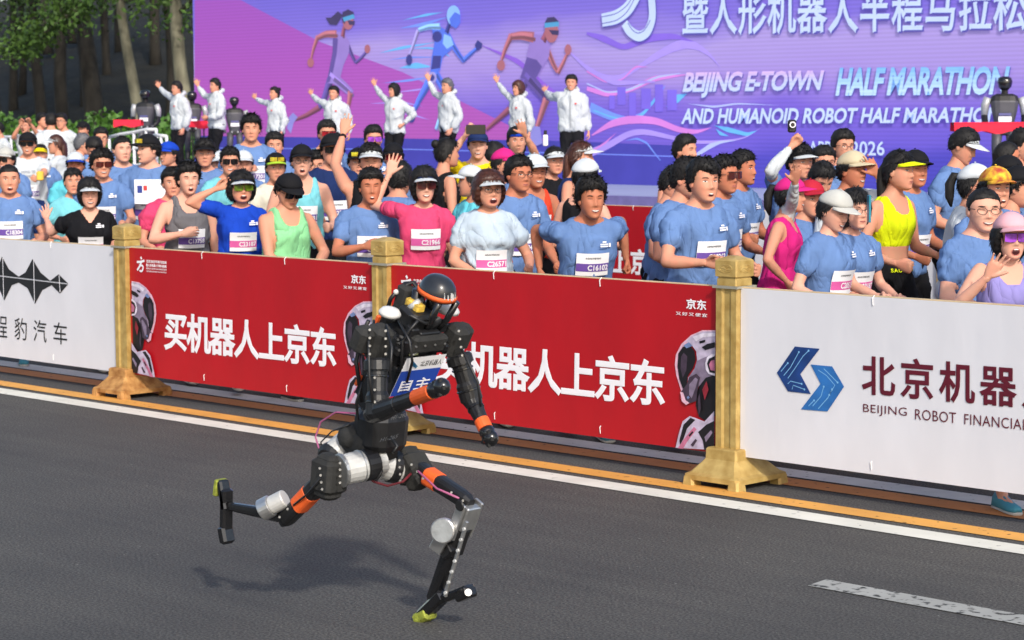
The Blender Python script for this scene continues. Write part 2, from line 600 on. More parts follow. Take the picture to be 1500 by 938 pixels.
def banner(name, u0, y, m, label, cat='banner', group=None, ties=3):
    r = empty(name, (u0, y, 0))
    tag(r, label, cat, group)
    a, b = 0.070, D - 0.070
    # slightly rippled sheet, front and back
    n = 25
    xs = np.linspace(a, b, n)
    zs = np.array([ZB, ZB + .2, .5, .75, ZT - .12, ZT])
    V, F = [], []
    for side, off in ((0, 0.0), (1, 0.004)):
        for z in zs:
            for x in xs:
                V.append((x, off, z))
    w = n * len(zs)
    for s_ in range(2):
        for j in range(len(zs) - 1):
            for i in range(n - 1):
                q = [j * n + i, j * n + i + 1, (j + 1) * n + i + 1, (j + 1) * n + i]
                F.append(tuple(k + s_ * w for k in (q if s_ == 0 else q[::-1])))
    mk('sheet', V, F, m, r)
    k = MB().box((a, .006, ZT - .028), (b, .034, ZT + .006), .004)
    k.build('top_rail', RAIL, r)
    MB().box((a, .008, ZB + .03), (b, .03, ZB + .055), .004).build('bottom_rail', RAIL, r)
    for i in range(1, ties):
        for z in (ZT - .03, ZB + .035):
            t = MB()
            x = a + (b - a) * i / ties + .03 * math.sin(5 * i + u0)
            t.tube([(x, -.003, z + .004), (x, -.005, z + .022), (x + .003, .008, z + .038)], .0028, 6)
            t.tube([(x, -.003, z + .004), (x + .004, -.005, z - .012)], .0022, 5)
            t.build('tie', TIE, r)
    return r

PV = YB - 0.0035    # print sits proud of the sheet
def PX(x, y, du=0.0, v=PV):
    p = at(x, y, v)
    return (p[0] + du, p[2])

def print_obj(name, mb, m, parent, dv=0.0):
    mb.b = np.array(parent.location)
    o = MB(parent.location)
    for V in mb.V:
        pass
    V = np.vstack(mb.V) - np.array(parent.location) + np.array([0, -dv, 0])
    return mk(name, V, mb.F, m, parent, smooth=False)

def quad_text(mb, key, x0, yb0, yt0, x1, yb1, yt1, du=0.0, v=PV):
    """lettering whose left edge spans (x0, yb0..yt0) and right edge (x1, yb1..yt1)"""
    q = lambda x, y: np.array([PX(x, y, du, v)[0], v, PX(x, y, du, v)[1]])
    return letters(mb, key, q(x0, yb0), q(x1, yb1), q(x0, yt0), q(x1, yt1))

def polyprint(pts, du=0.0, v=PV):
    mb = MB()
    mb.poly([(PX(x, y, du, v)[0], v, PX(x, y, du, v)[1]) for x, y in pts])
    return mb

# printed robot bust: helmet, dark visor, chin, neck and shoulder, as outlines in banner pixels (right-hand bust of the near red banner)
_bk = lambda L: [(960 + a / 3.91, 420 + b / 3.91) for a, b in L]
BUST = [(n_, m_, _bk(L)) for n_, m_, L in (
    ('bust_rim', 'bust_edge', [(345, 250), (270, 250), (205, 278), (150, 328), (118, 390), (112, 450), (121, 510), (140, 572), (152, 608), (180, 600), (150, 540), (138, 460), (148, 390), (180, 338), (230, 300), (345, 280)]),
    ('bust_neck', 'bust_black', [(345, 480), (345, 740), (290, 770), (250, 745), (232, 680), (240, 600), (270, 520)]),
    ('bust_shell', 'bust_white', [(345, 257), (275, 257), (215, 282), (178, 312), (205, 330), (235, 370), (240, 420), (225, 470), (190, 520), (185, 560), (215, 600), (260, 560), (290, 520), (345, 500)]),
    ('bust_shade', 'bust_mid', [(240, 425), (290, 402), (345, 395), (345, 505), (290, 522), (255, 567), (214, 602), (188, 562), (194, 515), (225, 470)]),
    ('bust_highlight', 'bust_light', [(215, 287), (270, 268), (345, 266), (345, 284), (275, 290), (235, 314)]),
    ('bust_visor', 'bust_black', [(134, 382), (160, 345), (200, 335), (228, 372), (234, 420), (220, 465), (188, 515), (182, 560), (180, 602), (160, 584), (140, 530), (129, 460)]),
    ('bust_glint', 'bust_dark', [(150, 402), (165, 378), (186, 400), (180, 480), (160, 522), (147, 470)]),
    ('bust_patch', 'bust_blue', [(165, 336), (195, 318), (216, 340), (182, 353)]),
    ('bust_slot', 'bust_black', [(255, 312), (290, 304), (288, 318), (258, 326)]), ('bust_slot', 'bust_black', [(270, 347), (300, 328), (345, 318), (345, 347), (290, 363)]),
    ('bust_ear', 'bust_light', [(290, 440), (300, 405), (325, 387), (345, 384), (345, 512), (310, 500), (293, 475)]), ('bust_ear', 'bust_black', [(301, 440), (312, 412), (345, 398), (345, 497), (315, 490)]),
    ('bust_ear', 'bust_pink', [(312, 446), (325, 424), (345, 418), (345, 482), (322, 478)]),
    ('bust_jaw', 'bust_dark', [(150, 605), (185, 560), (200, 520), (240, 498), (262, 520), (246, 600), (240, 655), (185, 673), (160, 652)]),
    ('bust_jaw', 'bust_mid', [(200, 560), (235, 520), (250, 530), (236, 580), (214, 640), (200, 620)]), ('bust_chin', 'bust_edge', [(149, 602), (166, 606), (180, 650), (202, 666), (182, 677), (158, 656)]),
    ('bust_lamp', 'bust_blue', [(187, 632), (197, 624), (204, 636), (193, 644)]), ('bust_pipe', 'bust_red', [(276, 590), (300, 540), (312, 590), (290, 650)]), ('bust_pipe', 'bust_dark', [(250, 640), (262, 610), (268, 700), (256, 735)]),
    ('bust_shoulder', 'bust_white', [(124, 935), (140, 850), (165, 770), (205, 740), (240, 752), (290, 772), (345, 712), (345, 935)]), ('bust_seam', 'bust_black', [(146, 880), (170, 790), (210, 750), (238, 762), (190, 812), (170, 872), (150, 905)]),
    ('bust_panel', 'bust_black', [(254, 832), (300, 790), (345, 768), (345, 935), (290, 935), (280, 880)]), ('bust_trim', 'bust_pink', [(138, 930), (175, 870), (230, 802), (246, 816), (190, 890), (168, 932)]),
    ('bust_slot', 'bust_black', [(200, 850), (222, 826), (228, 834), (206, 860)]), ('bust_slot', 'bust_dark', [(212, 905), (240, 870), (250, 880), (226, 915)]), ('bust_trim', 'bust_mid', [(292, 860), (330, 820), (338, 836), (300, 890)]))]
for n_, c_ in (('bust_edge', (214, 170, 188)), ('bust_white', (182, 170, 192)), ('bust_light', (214, 206, 220)), ('bust_mid', (128, 114, 136)), ('bust_black', (18, 14, 20)), ('bust_dark', (64, 50, 66)), ('bust_pink', (180, 104, 134)), ('bust_red', (130, 30, 44)), ('bust_blue', (110, 130, 176))):
    mat(n_, srgb(*c_), 0.5, var=0.22, scale=26)
def red_banner(u0, y, label, group, dv):
    r = banner('red_banner', u0, y, RED_PVC, label, group=group)
    du = u0
    vv = PV
    shift = np.array([0, y - YB, 0])
    def put(name, mb, m):
        mb.V = [V + shift for V in mb.V]
        return print_obj(name, mb, m, r)
    mb = quad_text(MB(), 'slogan', 240, 513, 455, 493, 541, 481, du)
    put('slogan', mb, PRINT_W)
    put('shop_name', quad_text(MB(), 'jd', 514, 415, 402, 536, 417, 404, du), PRINT_W)
    put('shop_motto', quad_text(MB(), 'jd2', 503, 423, 418.5, 537, 425.5, 421, du), PRINT_W)
    for k, (key, y0, y1) in enumerate((('tiny1', 385, 380.5), ('tiny2', 390.5, 386.2), ('tiny3', 395, 392), ('tiny4', 398.4, 396.2))):
        put('event_name', quad_text(MB(), key, 214, y0, y1, 244, y0 + 2.4, y1 + 2.4, du), PRINT_W)
    lg = MB()
    S = lambda L: [PX(x, y_, du) for x, y_ in L]
    stroke(lg, S([(206, 376.5), (207.5, 380)]), .016, PV)
    stroke(lg, S([(200.5, 384), (206, 384), (211.5, 382)]), .016, PV, 8)
    stroke(lg, S([(207, 384), (205, 390), (201, 396)]), .016, PV - .0003, 8)
    stroke(lg, S([(204, 389), (210, 389), (209.5, 395), (207, 398.5), (204.5, 396)]), .014, PV - .0006, 14)
    put('event_logo', lg, PRINT_W)
    # busts at both ends
    for mir, d_ in ((None, u0 - D), (0.070, u0)):
        for i, (nm, mn, pts) in enumerate(BUST):
            P = []
            for x, yy in pts:
                u, z = PX(x, yy)
                u = min(u, 2 * D - .071)
                if mir is not None:
                    u = mir + (2 * D - .070) - u
                P.append((u + d_, PV - .0006 * (i + 1), max(z, ZB + .002)))
            if mir is not None:
                P = P[::-1]
            put(nm, MB().poly(P), MATS[mn])
    return r

def white_banner(u0, y, kind, label, group):
    r = banner('white_banner', u0, y, WHITE_PVC, label, group=group)
    shift = np.array([0, y - YB, 0])
    def put(name, mb, m):
        mb.V = [V + shift for V in mb.V]
        return print_obj(name, mb, m, r)
    if kind == 'car':
        du = u0 + D
        lg = MB()
        # four pointed diamonds joined by a narrow waist
        c = 0.288
        X = lambda x: x / 903 * 260
        Y = lambda yy: 330 + yy * .288
        up = [(-150, 225), (-140, 200), (-125, 250), (-60, 262), (-20, 235), (10, 160), (45, 225), (95, 262), (130, 240), (165, 172), (205, 240), (255, 283), (298, 250), (345, 300)]
        dn = [(345, 300), (305, 348), (262, 305), (215, 330), (178, 400), (140, 320), (95, 292), (60, 305), (22, 383), (-15, 300), (-60, 280), (-125, 300), (-140, 360), (-150, 320)]
        def tri(pts):
            lg.add([(PX(X(a), Y(b), du)[0], PV, PX(X(a), Y(b), du)[1]) for a, b in pts], [tuple(range(len(pts)))])
        n = len(up)
        mid = lambda x: 258 + .118 * x
        for A, s_ in ((up, -3), (dn[::-1], 3)):
            for i in range(len(A) - 1):
                (x0, y0), (x1, y1) = A[i], A[i + 1]
                q = [(x0, mid(x0) + s_), (x1, mid(x1) + s_), (x1, y1), (x0, y0)]
                tri(q if s_ > 0 else q)
        put('car_logo', lg, PRINT_K)
        ln = MB()
        for xx, y0, y1 in ((14, 168, 372), (171, 180, 392), (301, 256, 342)):
            stroke(ln, [PX(X(xx), Y(y0), du), PX(X(xx + 5), Y(y1), du)], .008, PV - .0008)
        put('logo_crease', ln, PRINT_W)
        for k_, x0, x1 in (('car1', -128, -62), ('car2', -28, 36), ('car3', 74, 136), ('car4', 170, 236), ('car5', 272, 341)):
            yt = lambda x: Y(460 + .115 * x)
            yb = lambda x: Y(572 + .112 * x)
            put('car_name', quad_text(MB(), k_, X(x0), yb(x0), yt(x0), X(x1), yb(x1), yt(x1), du), PRINT_K)
    else:
        du = u0 - 2 * D
        X = lambda x: 980 + x / 2.469
        Y = lambda yy: 360 + yy / 2.469
        B1 = mat('print_navy_blue', srgb(22, 58, 120), 0.5, var=0.3, scale=9)
        B2 = mat('print_mid_blue', srgb(40, 104, 172), 0.5, var=0.2, scale=9)
        BL = mat('print_circuit', srgb(120, 176, 220), 0.5)
        put('blue_logo', polyprint([(X(a), Y(b)) for a, b in [(455, 365), (390, 460), (430, 527), (513, 537), (475, 465), (545, 373)]], du), B1)
        put('blue_logo', polyprint([(X(a), Y(b)) for a, b in [(512, 430), (548, 500), (477, 592), (573, 600), (633, 510), (590, 437)]], du), B2)
        tr = MB()
        for L in ([(415, 470), (440, 440), (470, 385)], [(430, 480), (455, 445), (485, 400), (505, 380)], [(405, 455), (430, 425)], [(430, 500), (440, 490), (480, 500)], [(445, 520), (450, 505), (490, 520)],
                  [(540, 450), (570, 470), (600, 505), (580, 540)], [(560, 445), (610, 495)], [(520, 580), (550, 545), (560, 510)], [(540, 590), (575, 550), (590, 520)], [(505, 580), (525, 560)]):
            stroke(tr, [PX(X(a), Y(b), du) for a, b in L], .004, PV - .0008)
            a, b = L[-1]
            u, z = PX(X(a), Y(b), du)
            tr.poly([(u + .006 * math.cos(t), PV - .001, z + .006 * math.sin(t)) for t in np.arange(6) * math.pi / 3])
        put('circuit_trace', tr, BL)
        # the Chinese and English names run on past the edge of the picture
        put('company_name', quad_text(MB(), 'bj', X(697), Y(540), Y(393), X(1412), Y(602), Y(447), du), PRINT_M)
        for k_, xa, xb in (('bjen1', 702, 860), ('bjen2', 890, 1038), ('bjen3', 1068, 1298)):
            yy = lambda x, y0: Y(y0 + (x - 702) * .0985)
            put('company_name_english', quad_text(MB(), k_, X(xa), yy(xa, 610), yy(xa, 572), X(xb), yy(xb, 610), yy(xb, 571), du), PRINT_M)
    return r

flush()
white_banner(-D, YB, 'car', 'white banner with a black four-diamond car logo, left of the fence', None)
red_banner(0, YB, 'red slogan banner between the rusty-footed post and the middle post', 'red slogan banners', 0)
red_banner(D, YB, 'red slogan banner behind the running robot', 'red slogan banners', 0)
white_banner(2 * D, YB, 'fin', 'white banner with blue angular logo and maroon lettering', None)

# ------------------------------------------------------------------ fence on the far side of the track
VF = 7.30
U_F = -0.85
for k in range(-4, 4):
    u = U_F + k * D
    place_post(u, VF, 'golden post of the far fence, seen behind the runners', GOLD, 'golden posts of the far fence')
    if k in (-2, -1):
        red_banner(u, VF + YB, ('red far-fence banner glimpsed between laughing man and wristband man' if k == -1 else 'red far-fence banner hidden behind the left runners'), 'red banners of the far fence', 0)
    else:
        b_ = banner('far_white_banner', u, VF + YB, WHITE_PVC, 'plain white banner on the far fence behind the runners', group='white banners of the far fence')

# ------------------------------------------------------------------ stage and screen
VS, VL, ZS = 13.2, 17.0, 0.84
STAGE = mat('stage_deck', srgb(150, 160, 186), 0.55, var=0.05, scale=1.5)
st = empty('stage', (-8, VS, 0))
tag(st, 'low grey-blue stage deck in front of the purple screen', 'stage')
MB((-8, VS, 0)).box((-23.6, VS + .02, 0.02), (9, 19.5, ZS)).build('deck', STAGE, st)
MB((-8, VS, 0)).box((-23.7, VS - .06, 0.0), (9, VS + .015, ZS + .012)).build('fascia', mat('stage_fascia', srgb(120, 112, 170), 0.5, var=0.1), st)

def LX(x, y, v=VL):
    p = at(x, y, v)
    return (p[0], p[2])

pale = lambda c: tuple(.86 * a + .14 * b for a, b in zip(c, (196, 186, 226)))
def led_material(name, stops, axis='Z', z0=0.8, z1=5.2, noise=0.35, emit=0.32):
    """printed gradient of the screen: colour stops along the height, clouded by noise, fine pixel rows"""
    m = bpy.data.materials.new(name)
    m.use_nodes = True
    nt = m.node_tree
    b = nt.nodes['Principled BSDF']
    tc = nt.nodes.new('ShaderNodeTexCoord')
    stops = [(p_, pale(c_)) for p_, c_ in stops]
    sp = nt.nodes.new('ShaderNodeSeparateXYZ')
    nt.links.new(tc.outputs['Object'], sp.inputs[0])
    mr = nt.nodes.new('ShaderNodeMapRange')
    mr.inputs[1].default_value, mr.inputs[2].default_value = z0, z1
    nt.links.new(sp.outputs[axis], mr.inputs[0])
    nz = nt.nodes.new('ShaderNodeTexNoise')
    nz.inputs['Scale'].default_value = 0.45
    nz.inputs['Detail'].default_value = 3
    mp = nt.nodes.new('ShaderNodeMapping')
    mp.inputs['Scale'].default_value = (0.6, 1, 1.8)
    nt.links.new(tc.outputs['Object'], mp.inputs[0])
    nt.links.new(mp.outputs[0], nz.inputs['Vector'])
    ma = nt.nodes.new('ShaderNodeMath')
    ma.operation = 'MULTIPLY_ADD'
    ma.inputs[1].default_value = noise
    nt.links.new(nz.outputs[0], ma.inputs[0])
    nt.links.new(mr.outputs[0], ma.inputs[2])
    sb = nt.nodes.new('ShaderNodeMath')
    sb.operation = 'SUBTRACT'
    sb.inputs[1].default_value = noise * .5
    nt.links.new(ma.outputs[0], sb.inputs[0])
    rp = nt.nodes.new('ShaderNodeValToRGB')
    el = rp.color_ramp.elements
    el[0].position, el[0].color = stops[0][0], (*srgb(*stops[0][1]), 1)
    el[1].position, el[1].color = stops[-1][0], (*srgb(*stops[-1][1]), 1)
    for p, c in stops[1:-1]:
        q = el.new(p)
        q.color = (*srgb(*c), 1)
    nt.links.new(sb.outputs[0], rp.inputs[0])
    wv = nt.nodes.new('ShaderNodeTexWave')
    wv.bands_direction = 'Z'
    wv.inputs['Scale'].default_value = 5.2
    nt.links.new(tc.outputs['Object'], wv.inputs['Vector'])
    wr = nt.nodes.new('ShaderNodeMapRange')
    wr.inputs[3].default_value, wr.inputs[4].default_value = 0.93, 1.05
    nt.links.new(wv.outputs[1], wr.inputs[0])
    mx = nt.nodes.new('ShaderNodeMix')
    mx.data_type = 'RGBA'; mx.blend_type = 'MULTIPLY'; mx.inputs[0].default_value = 1
    nt.links.new(rp.outputs[0], mx.inputs[6])
    nt.links.new(wr.outputs[0], mx.inputs[7])
    nt.links.new(mx.outputs[2], b.inputs['Base Color'])
    nt.links.new(mx.outputs[2], b.inputs['Emission Color'])
    b.inputs['Emission Strength'].default_value = emit
    b.inputs['Roughness'].default_value = 0.6
    b.inputs['Specular IOR Level'].default_value = 0.15
    m.cycles.emission_sampling = 'NONE'
    MATS[name] = m
    return m
LED_E = 0.27
TONE = {}
def lmat(name, rgb, var=0.06, scale=2.0):
    TONE['screen_' + name] = rgb
    rgb = pale(rgb)
    return mat('screen_' + name, srgb(*rgb), 0.6, var=var, scale=scale, emit=LED_E, spec=0.15)

U_L = LX(285, 150)[0]
led = empty('led_screen', (U_L, VL, ZS))
tag(led, 'huge purple event screen with printed runners and lettering behind the stage', 'screen')
m_led = led_material('screen_sky', [(0.0, (48, 48, 150)), (0.10, (56, 50, 158)), (0.16, (84, 68, 176)), (0.34, (100, 78, 182)), (0.46, (142, 120, 190)), (0.62, (150, 132, 194)), (0.74, (106, 90, 188)), (1.0, (88, 78, 182))], z0=0.0, z1=3.6, emit=LED_E)
MB((U_L, VL, ZS)).box((U_L, VL, ZS + .002), (9, VL + .25, 6.0)).build('panel', m_led, led)
LEDN = [0]
def lput(name, mb, m, flat=True):
    LEDN[0] += 1
    V = np.vstack(mb.V) - np.array([U_L, VL, ZS])
    V[:, 1] -= .003 + .00022 * LEDN[0]
    return mk(name, V, mb.F, m, led, smooth=False)
def lpoly(pts):
    return MB().poly([(LX(x, y)[0], VL, LX(x, y)[1]) for x, y in pts])
def lstroke(pts, w, n=0):
    w = np.atleast_1d(np.array(w, float)) / 92.0
    P = [LX(x, y) for x, y in pts]
    if n == 0 and len(w) > 1:
        return stroke(MB(), P, w, VL)
    return stroke(MB(), P, w if n else float(w[0]), VL, n)

m_mag = led_material('screen_magenta', [(0.0, (164, 72, 150)), (0.45, (150, 64, 156)), (1.0, (136, 62, 162))], z0=0.0, z1=3.4, noise=.2, emit=LED_E)
lput('magenta_field', lpoly([(285.4, 0), (352, 0), (470, 62), (590, 106), (750, 186), (800, 206), (285.4, 199)]), m_mag)
lput('blue_floor_band', lpoly([(285.4, 199), (800, 206), (1010, 214), (1010, 276), (285.4, 267)]), lmat('floor', (46, 46, 142)))
lput('floor_highlight', lstroke([(300, 217), (600, 219), (880, 226), (1010, 230)], 1.6), lmat('floorline', (96, 120, 214)))
# glow streaks round the printed robot
m_cy = lmat('cyan', (84, 166, 222)); m_cy2 = lmat('cyan2', (96, 130, 220)); m_lil = lmat('lilac', (150, 128, 214)); m_pk = lmat('pink', (196, 112, 196)); m_pal = lmat('pale', (160, 172, 224))
for pts, w, m in (
    ([(556, 78), (590, 70), (640, 62)], [0, 5, 0], m_cy), ([(570, 88), (600, 84), (648, 84)], [0, 3, 0], m_cy2), ([(585, 42), (620, 36), (660, 24)], [0, 6, 0], m_cy2),
    ([(560, 122), (600, 118), (640, 112)], [0, 4, 0], m_cy2), ([(575, 136), (610, 132), (636, 128)], [0, 3, 0], m_lil), ([(590, 30), (625, 22), (650, 18)], [0, 4, 0], m_cy),
    ([(540, 152), (590, 150), (620, 156)], [0, 4, 0], m_lil), ([(600, 72), (632, 70), (652, 78), (660, 84)], [0, 3, 4, 0], m_cy), ([(585, 166), (610, 170), (630, 176)], [0, 3, 0], m_lil),
    ([(585, 100), (610, 96), (630, 98)], [0, 10, 2], m_cy)):
    lput('glow_streak', lstroke(pts, w, 16), m)
# ribbons
Q = lambda L: [(860 + a / 4.079, b / 4.079) for a, b in L]
for pts, w, m in (
    (Q([(0, 400), (100, 480), (200, 470), (300, 410), (420, 330), (560, 260), (650, 270), (740, 330), (800, 410)]), [4, 12, 8, 5, 10, 14, 10, 4, 0], m_lil),
    (Q([(0, 425), (110, 492), (210, 480), (290, 398), (370, 402)]), [3, 3, 2, 3, 0], m_pk),
    (Q([(0, 530), (120, 565), (250, 545), (400, 470), (590, 448)]), [6, 8, 5, 8, 1], m_pk),
    (Q([(0, 500), (120, 555), (250, 540), (420, 460), (560, 440)]), [2, 2, 3, 3, 1], m_pal),
    (Q([(20, 640), (150, 700), (250, 715), (340, 680), (400, 600), (450, 540), (470, 510)]), [14, 12, 6, 5, 4, 3, 0], m_cy2),
    (Q([(40, 660), (150, 702), (250, 720), (330, 690), (390, 620), (440, 555)]), [2, 2, 3, 4, 4, 0], m_cy),
    (Q([(30, 810), (150, 735), (280, 712), (420, 722), (540, 775), (650, 792), (750, 762)]), [2, 10, 12, 10, 8, 6, 0], m_pk),
    (Q([(20, 915), (130, 872), (250, 795), (350, 785), (500, 822), (640, 852), (780, 850), (950, 830), (1050, 755)]), [12, 10, 9, 8, 6, 5, 4, 2, 0], m_lil),
    (Q([(30, 905), (110, 855), (180, 790)]), [2, 3, 0], m_pk),
    (Q([(230, 842), (300, 828), (360, 855), (400, 910), (440, 960)]), [0, 3, 3, 2, 1], m_cy2),
    (Q([(640, 938), (740, 872), (800, 850), (900, 838)]), [5, 7, 4, 0], m_pal),
    (Q([(760, 750), (840, 775), (960, 805), (1020, 780)]), [0, 7, 5, 0], m_cy), (Q([(770, 770), (800, 800), (850, 815)]), [0, 5, 0], m_cy),
    (Q([(480, 640), (540, 590), (600, 560)]), [2, 12, 0], m_cy), (Q([(600, 620), (760, 640), (900, 620), (1150, 630)]), [0, 3, 2, 0], m_pal),
    (Q([(0, 200), (100, 230), (220, 290), (350, 230), (520, 215), (640, 250)]), [4, 10, 8, 12, 8, 0], lmat('violet', (112, 82, 196))),
    ([(700, 64), (760, 90), (800, 128), (850, 160)], [0, 8, 8, 2], lmat('violet2', (120, 76, 190))), ([(830, 72), (860, 100), (900, 122), (960, 120)], [2, 6, 8, 2], m_lil)):
    lput('ribbon', lstroke(pts, w, 40), m)
for x, y, w, h in ((905, 128, 12, 26), (922, 136, 10, 34), (940, 130, 14, 30), (960, 124, 12, 40), (978, 132, 14, 30), (893, 140, 8, 20)):
    lput('skyline_block', lpoly([(x, y + h), (x + w, y + h), (x + w, y), (x, y)]), lmat('city', (104, 84, 200)))

# three printed runners: tapered flat limbs
def figure(parts):
    for nm, pts, w, m in parts:
        if w is None:
            lput(nm, lpoly(pts), m)
        else:
            lput(nm, lstroke(pts, w, 12 if len(pts) > 2 else 0) if len(pts) > 2 else lstroke(pts, w), m)
            # lit edge and shaded edge of the drawn limb, as in the artwork
            for f_, k_ in ((-.24, 1.22), (.26, .70)):
                P2 = [(x + f_ * w_ * .6, y + f_ * w_ * .8) for (x, y), w_ in zip(pts, np.interp(np.linspace(0, 1, len(pts)), np.linspace(0, 1, len(w)), w))]
                c_ = np.array(TONE.get(m.name, (120, 120, 180))) * k_
                m2 = lmat('%s_%d' % (m.name, int(k_ * 100)), tuple(np.clip(c_, 0, 245)))
                w2 = [q * .36 for q in w]
                lput(nm + '_shading', lstroke(P2, w2, 12 if len(pts) > 2 else 0) if len(pts) > 2 else lstroke(P2, w2), m2)
def disc(x, y, rx, ry, n=14):
    return [(x + rx * math.cos(t), y + ry * math.sin(t)) for t in -np.arange(n) * 2 * math.pi / n]
SK = lmat('tan', (150, 84, 92)); SKD = lmat('tan_dark', (118, 60, 76)); SUIT = lmat('suit', (128, 104, 176)); SUITD = lmat('suit_dark', (76, 60, 128)); HAIRS = lmat('ink', (44, 38, 72))
TEAL = lmat('teal', (60, 140, 184)); SHO = lmat('shoe', (122, 120, 190))
figure([('printed_leg', [(484, 118), (474, 150), (466, 160)], [17, 13, 10], SUITD), ('printed_leg', [(468, 158), (448, 170), (432, 176)], [11, 8, 5], SKD), ('printed_shoe', [(430, 165), (424, 172), (421, 188), (427, 196), (431, 180), (437, 172)], None, SHO),
        ('printed_arm', [(508, 60), (515, 78), (522, 92)], [9, 8, 6], SUITD), ('printed_arm', [(522, 92), (531, 84), (539, 74)], [6, 6, 5], SUITD), ('printed_hand', disc(539, 72, 4.2, 6.5), None, SK),
        ('printed_torso', [(490, 46), (505, 48), (513, 62), (512, 78), (504, 96), (500, 112), (496, 124), (480, 122), (484, 100), (488, 80), (489, 60)], None, SUIT),
        ('printed_torso_side', [(489, 48), (496, 58), (494, 80), (489, 104), (484, 120), (479, 122), (484, 98), (488, 76)], None, SUITD),
        ('printed_leg', [(487, 112), (504, 126), (517, 138)], [19, 17, 13], SUIT), ('printed_leg', [(514, 136), (512, 152), (506, 170)], [13, 10, 7], SK),
        ('printed_arm', [(494, 50), (478, 50), (465, 56)], [13, 11, 8], SK), ('printed_arm', [(466, 54), (460, 72), (457, 86)], [9, 7, 5], SK), ('printed_hand', disc(456, 92, 5, 7), None, SK),
        ('printed_ponytail', [(503, 22), (496, 17), (486, 26), (478, 26), (484, 36), (494, 37), (500, 28)], None, HAIRS), ('printed_neck', [(505, 40), (503, 54)], [8, 10], SKD),
        ('printed_head', disc(511, 31, 8, 13), None, SK), ('printed_hair', [(502, 30), (503, 18), (511, 14), (519, 18), (520, 23), (509, 26), (506, 36)], None, HAIRS),
        ('printed_headband', [(503, 26), (519, 21), (521, 27), (505, 32)], None, TEAL), ('printed_sunglasses', [(510, 30), (521, 31), (520, 37), (513, 37)], None, HAIRS)])
RB = lmat('robot_blue', (64, 96, 206)); RBL = lmat('robot_light', (120, 170, 226)); RBD = lmat('robot_dark', (40, 44, 112)); RBS = lmat('robot_steel', (140, 132, 190))
figure([('printed_leg', [(634, 112), (622, 134), (612, 152)], [17, 14, 10], RB), ('printed_leg', [(614, 150), (607, 163), (603, 176)], [11, 9, 6], RB), ('printed_joint', disc(604, 172, 5.5, 8), None, RBD),
        ('printed_leg', [(638, 106), (648, 124), (656, 140)], [16, 15, 11], RB), ('printed_leg', [(656, 138), (650, 160), (640, 190)], [12, 9, 7], RBL), ('printed_joint', disc(634, 114, 7, 9), None, RBS), ('printed_joint', disc(634, 114, 4, 5), None, RBD),
        ('printed_arm', [(662, 62), (672, 78), (681, 90)], [11, 9, 7], RB), ('printed_arm', [(681, 88), (692, 78), (701, 70)], [8, 7, 5], RB), ('printed_hand', [(697, 66), (701, 59), (708, 64), (707, 71), (700, 75)], None, RBD),
        ('printed_torso', [(634, 42), (648, 40), (660, 48), (667, 62), (662, 74), (650, 84), (646, 104), (632, 106), (634, 84), (638, 62)], None, RB), ('printed_chest', [(652, 50), (662, 54), (666, 66), (656, 72), (650, 64)], None, RBL),
        ('printed_belly', [(636, 82), (648, 82), (646, 100), (633, 102)], None, RBD), ('printed_shoulder', disc(642, 54, 7, 8), None, RBD), ('printed_arm', [(646, 39), (630, 39), (615, 44)], [11, 9, 7], RBL),
        ('printed_arm', [(614, 45), (607, 66), (602, 80)], [8, 7, 5], RBS), ('printed_hand', disc(601, 88, 4.5, 8), None, RBD), ('printed_neck', [(660, 34), (656, 48)], [7, 9], RBD),
        ('printed_head', disc(666, 23, 10, 15), None, RBL), ('printed_face', [(668, 18), (676, 22), (676, 34), (670, 42), (662, 38), (660, 28)], None, RB)])
figure([('printed_leg', [(772, 118), (752, 152), (746, 162)], [17, 12, 10], SUITD), ('printed_leg', [(748, 160), (730, 176), (714, 190)], [11, 8, 6], SKD),
        ('printed_arm', [(804, 74), (812, 94), (819, 106)], [10, 9, 7], SK), ('printed_arm', [(819, 107), (827, 92), (833, 78)], [8, 7, 5], SK), ('printed_hand', disc(834, 73, 5, 8), None, SK),
        ('printed_torso', [(782, 50), (796, 52), (808, 66), (806, 84), (794, 104), (784, 120), (764, 114), (772, 92), (776, 70)], None, SUIT), ('printed_torso_side', [(774, 84), (788, 88), (796, 98), (784, 120), (764, 114)], None, SUITD),
        ('printed_leg', [(774, 112), (792, 132), (804, 148)], [20, 18, 14], SUITD), ('printed_leg', [(802, 146), (796, 164), (788, 188)], [14, 12, 8], SK), ('printed_shoe', [(779, 184), (793, 186), (797, 210), (788, 214), (774, 200)], None, SHO),
        ('printed_arm', [(784, 55), (766, 52), (750, 54)], [16, 13, 10], SK), ('printed_arm', [(751, 52), (742, 72), (737, 88)], [11, 8, 6], SK), ('printed_hand', disc(736, 96, 6, 8), None, SK),
        ('printed_neck', [(803, 48), (798, 60)], [10, 12], SKD), ('printed_head', disc(810, 46, 10, 17), None, SK), ('printed_hair', [(800, 34), (804, 26), (814, 25), (821, 32), (820, 36), (801, 40)], None, HAIRS),
        ('printed_headband', [(800, 34), (821, 32), (821, 39), (800, 41)], None, TEAL), ('printed_sunglasses', [(806, 44), (821, 45), (820, 52), (811, 51)], None, HAIRS)])
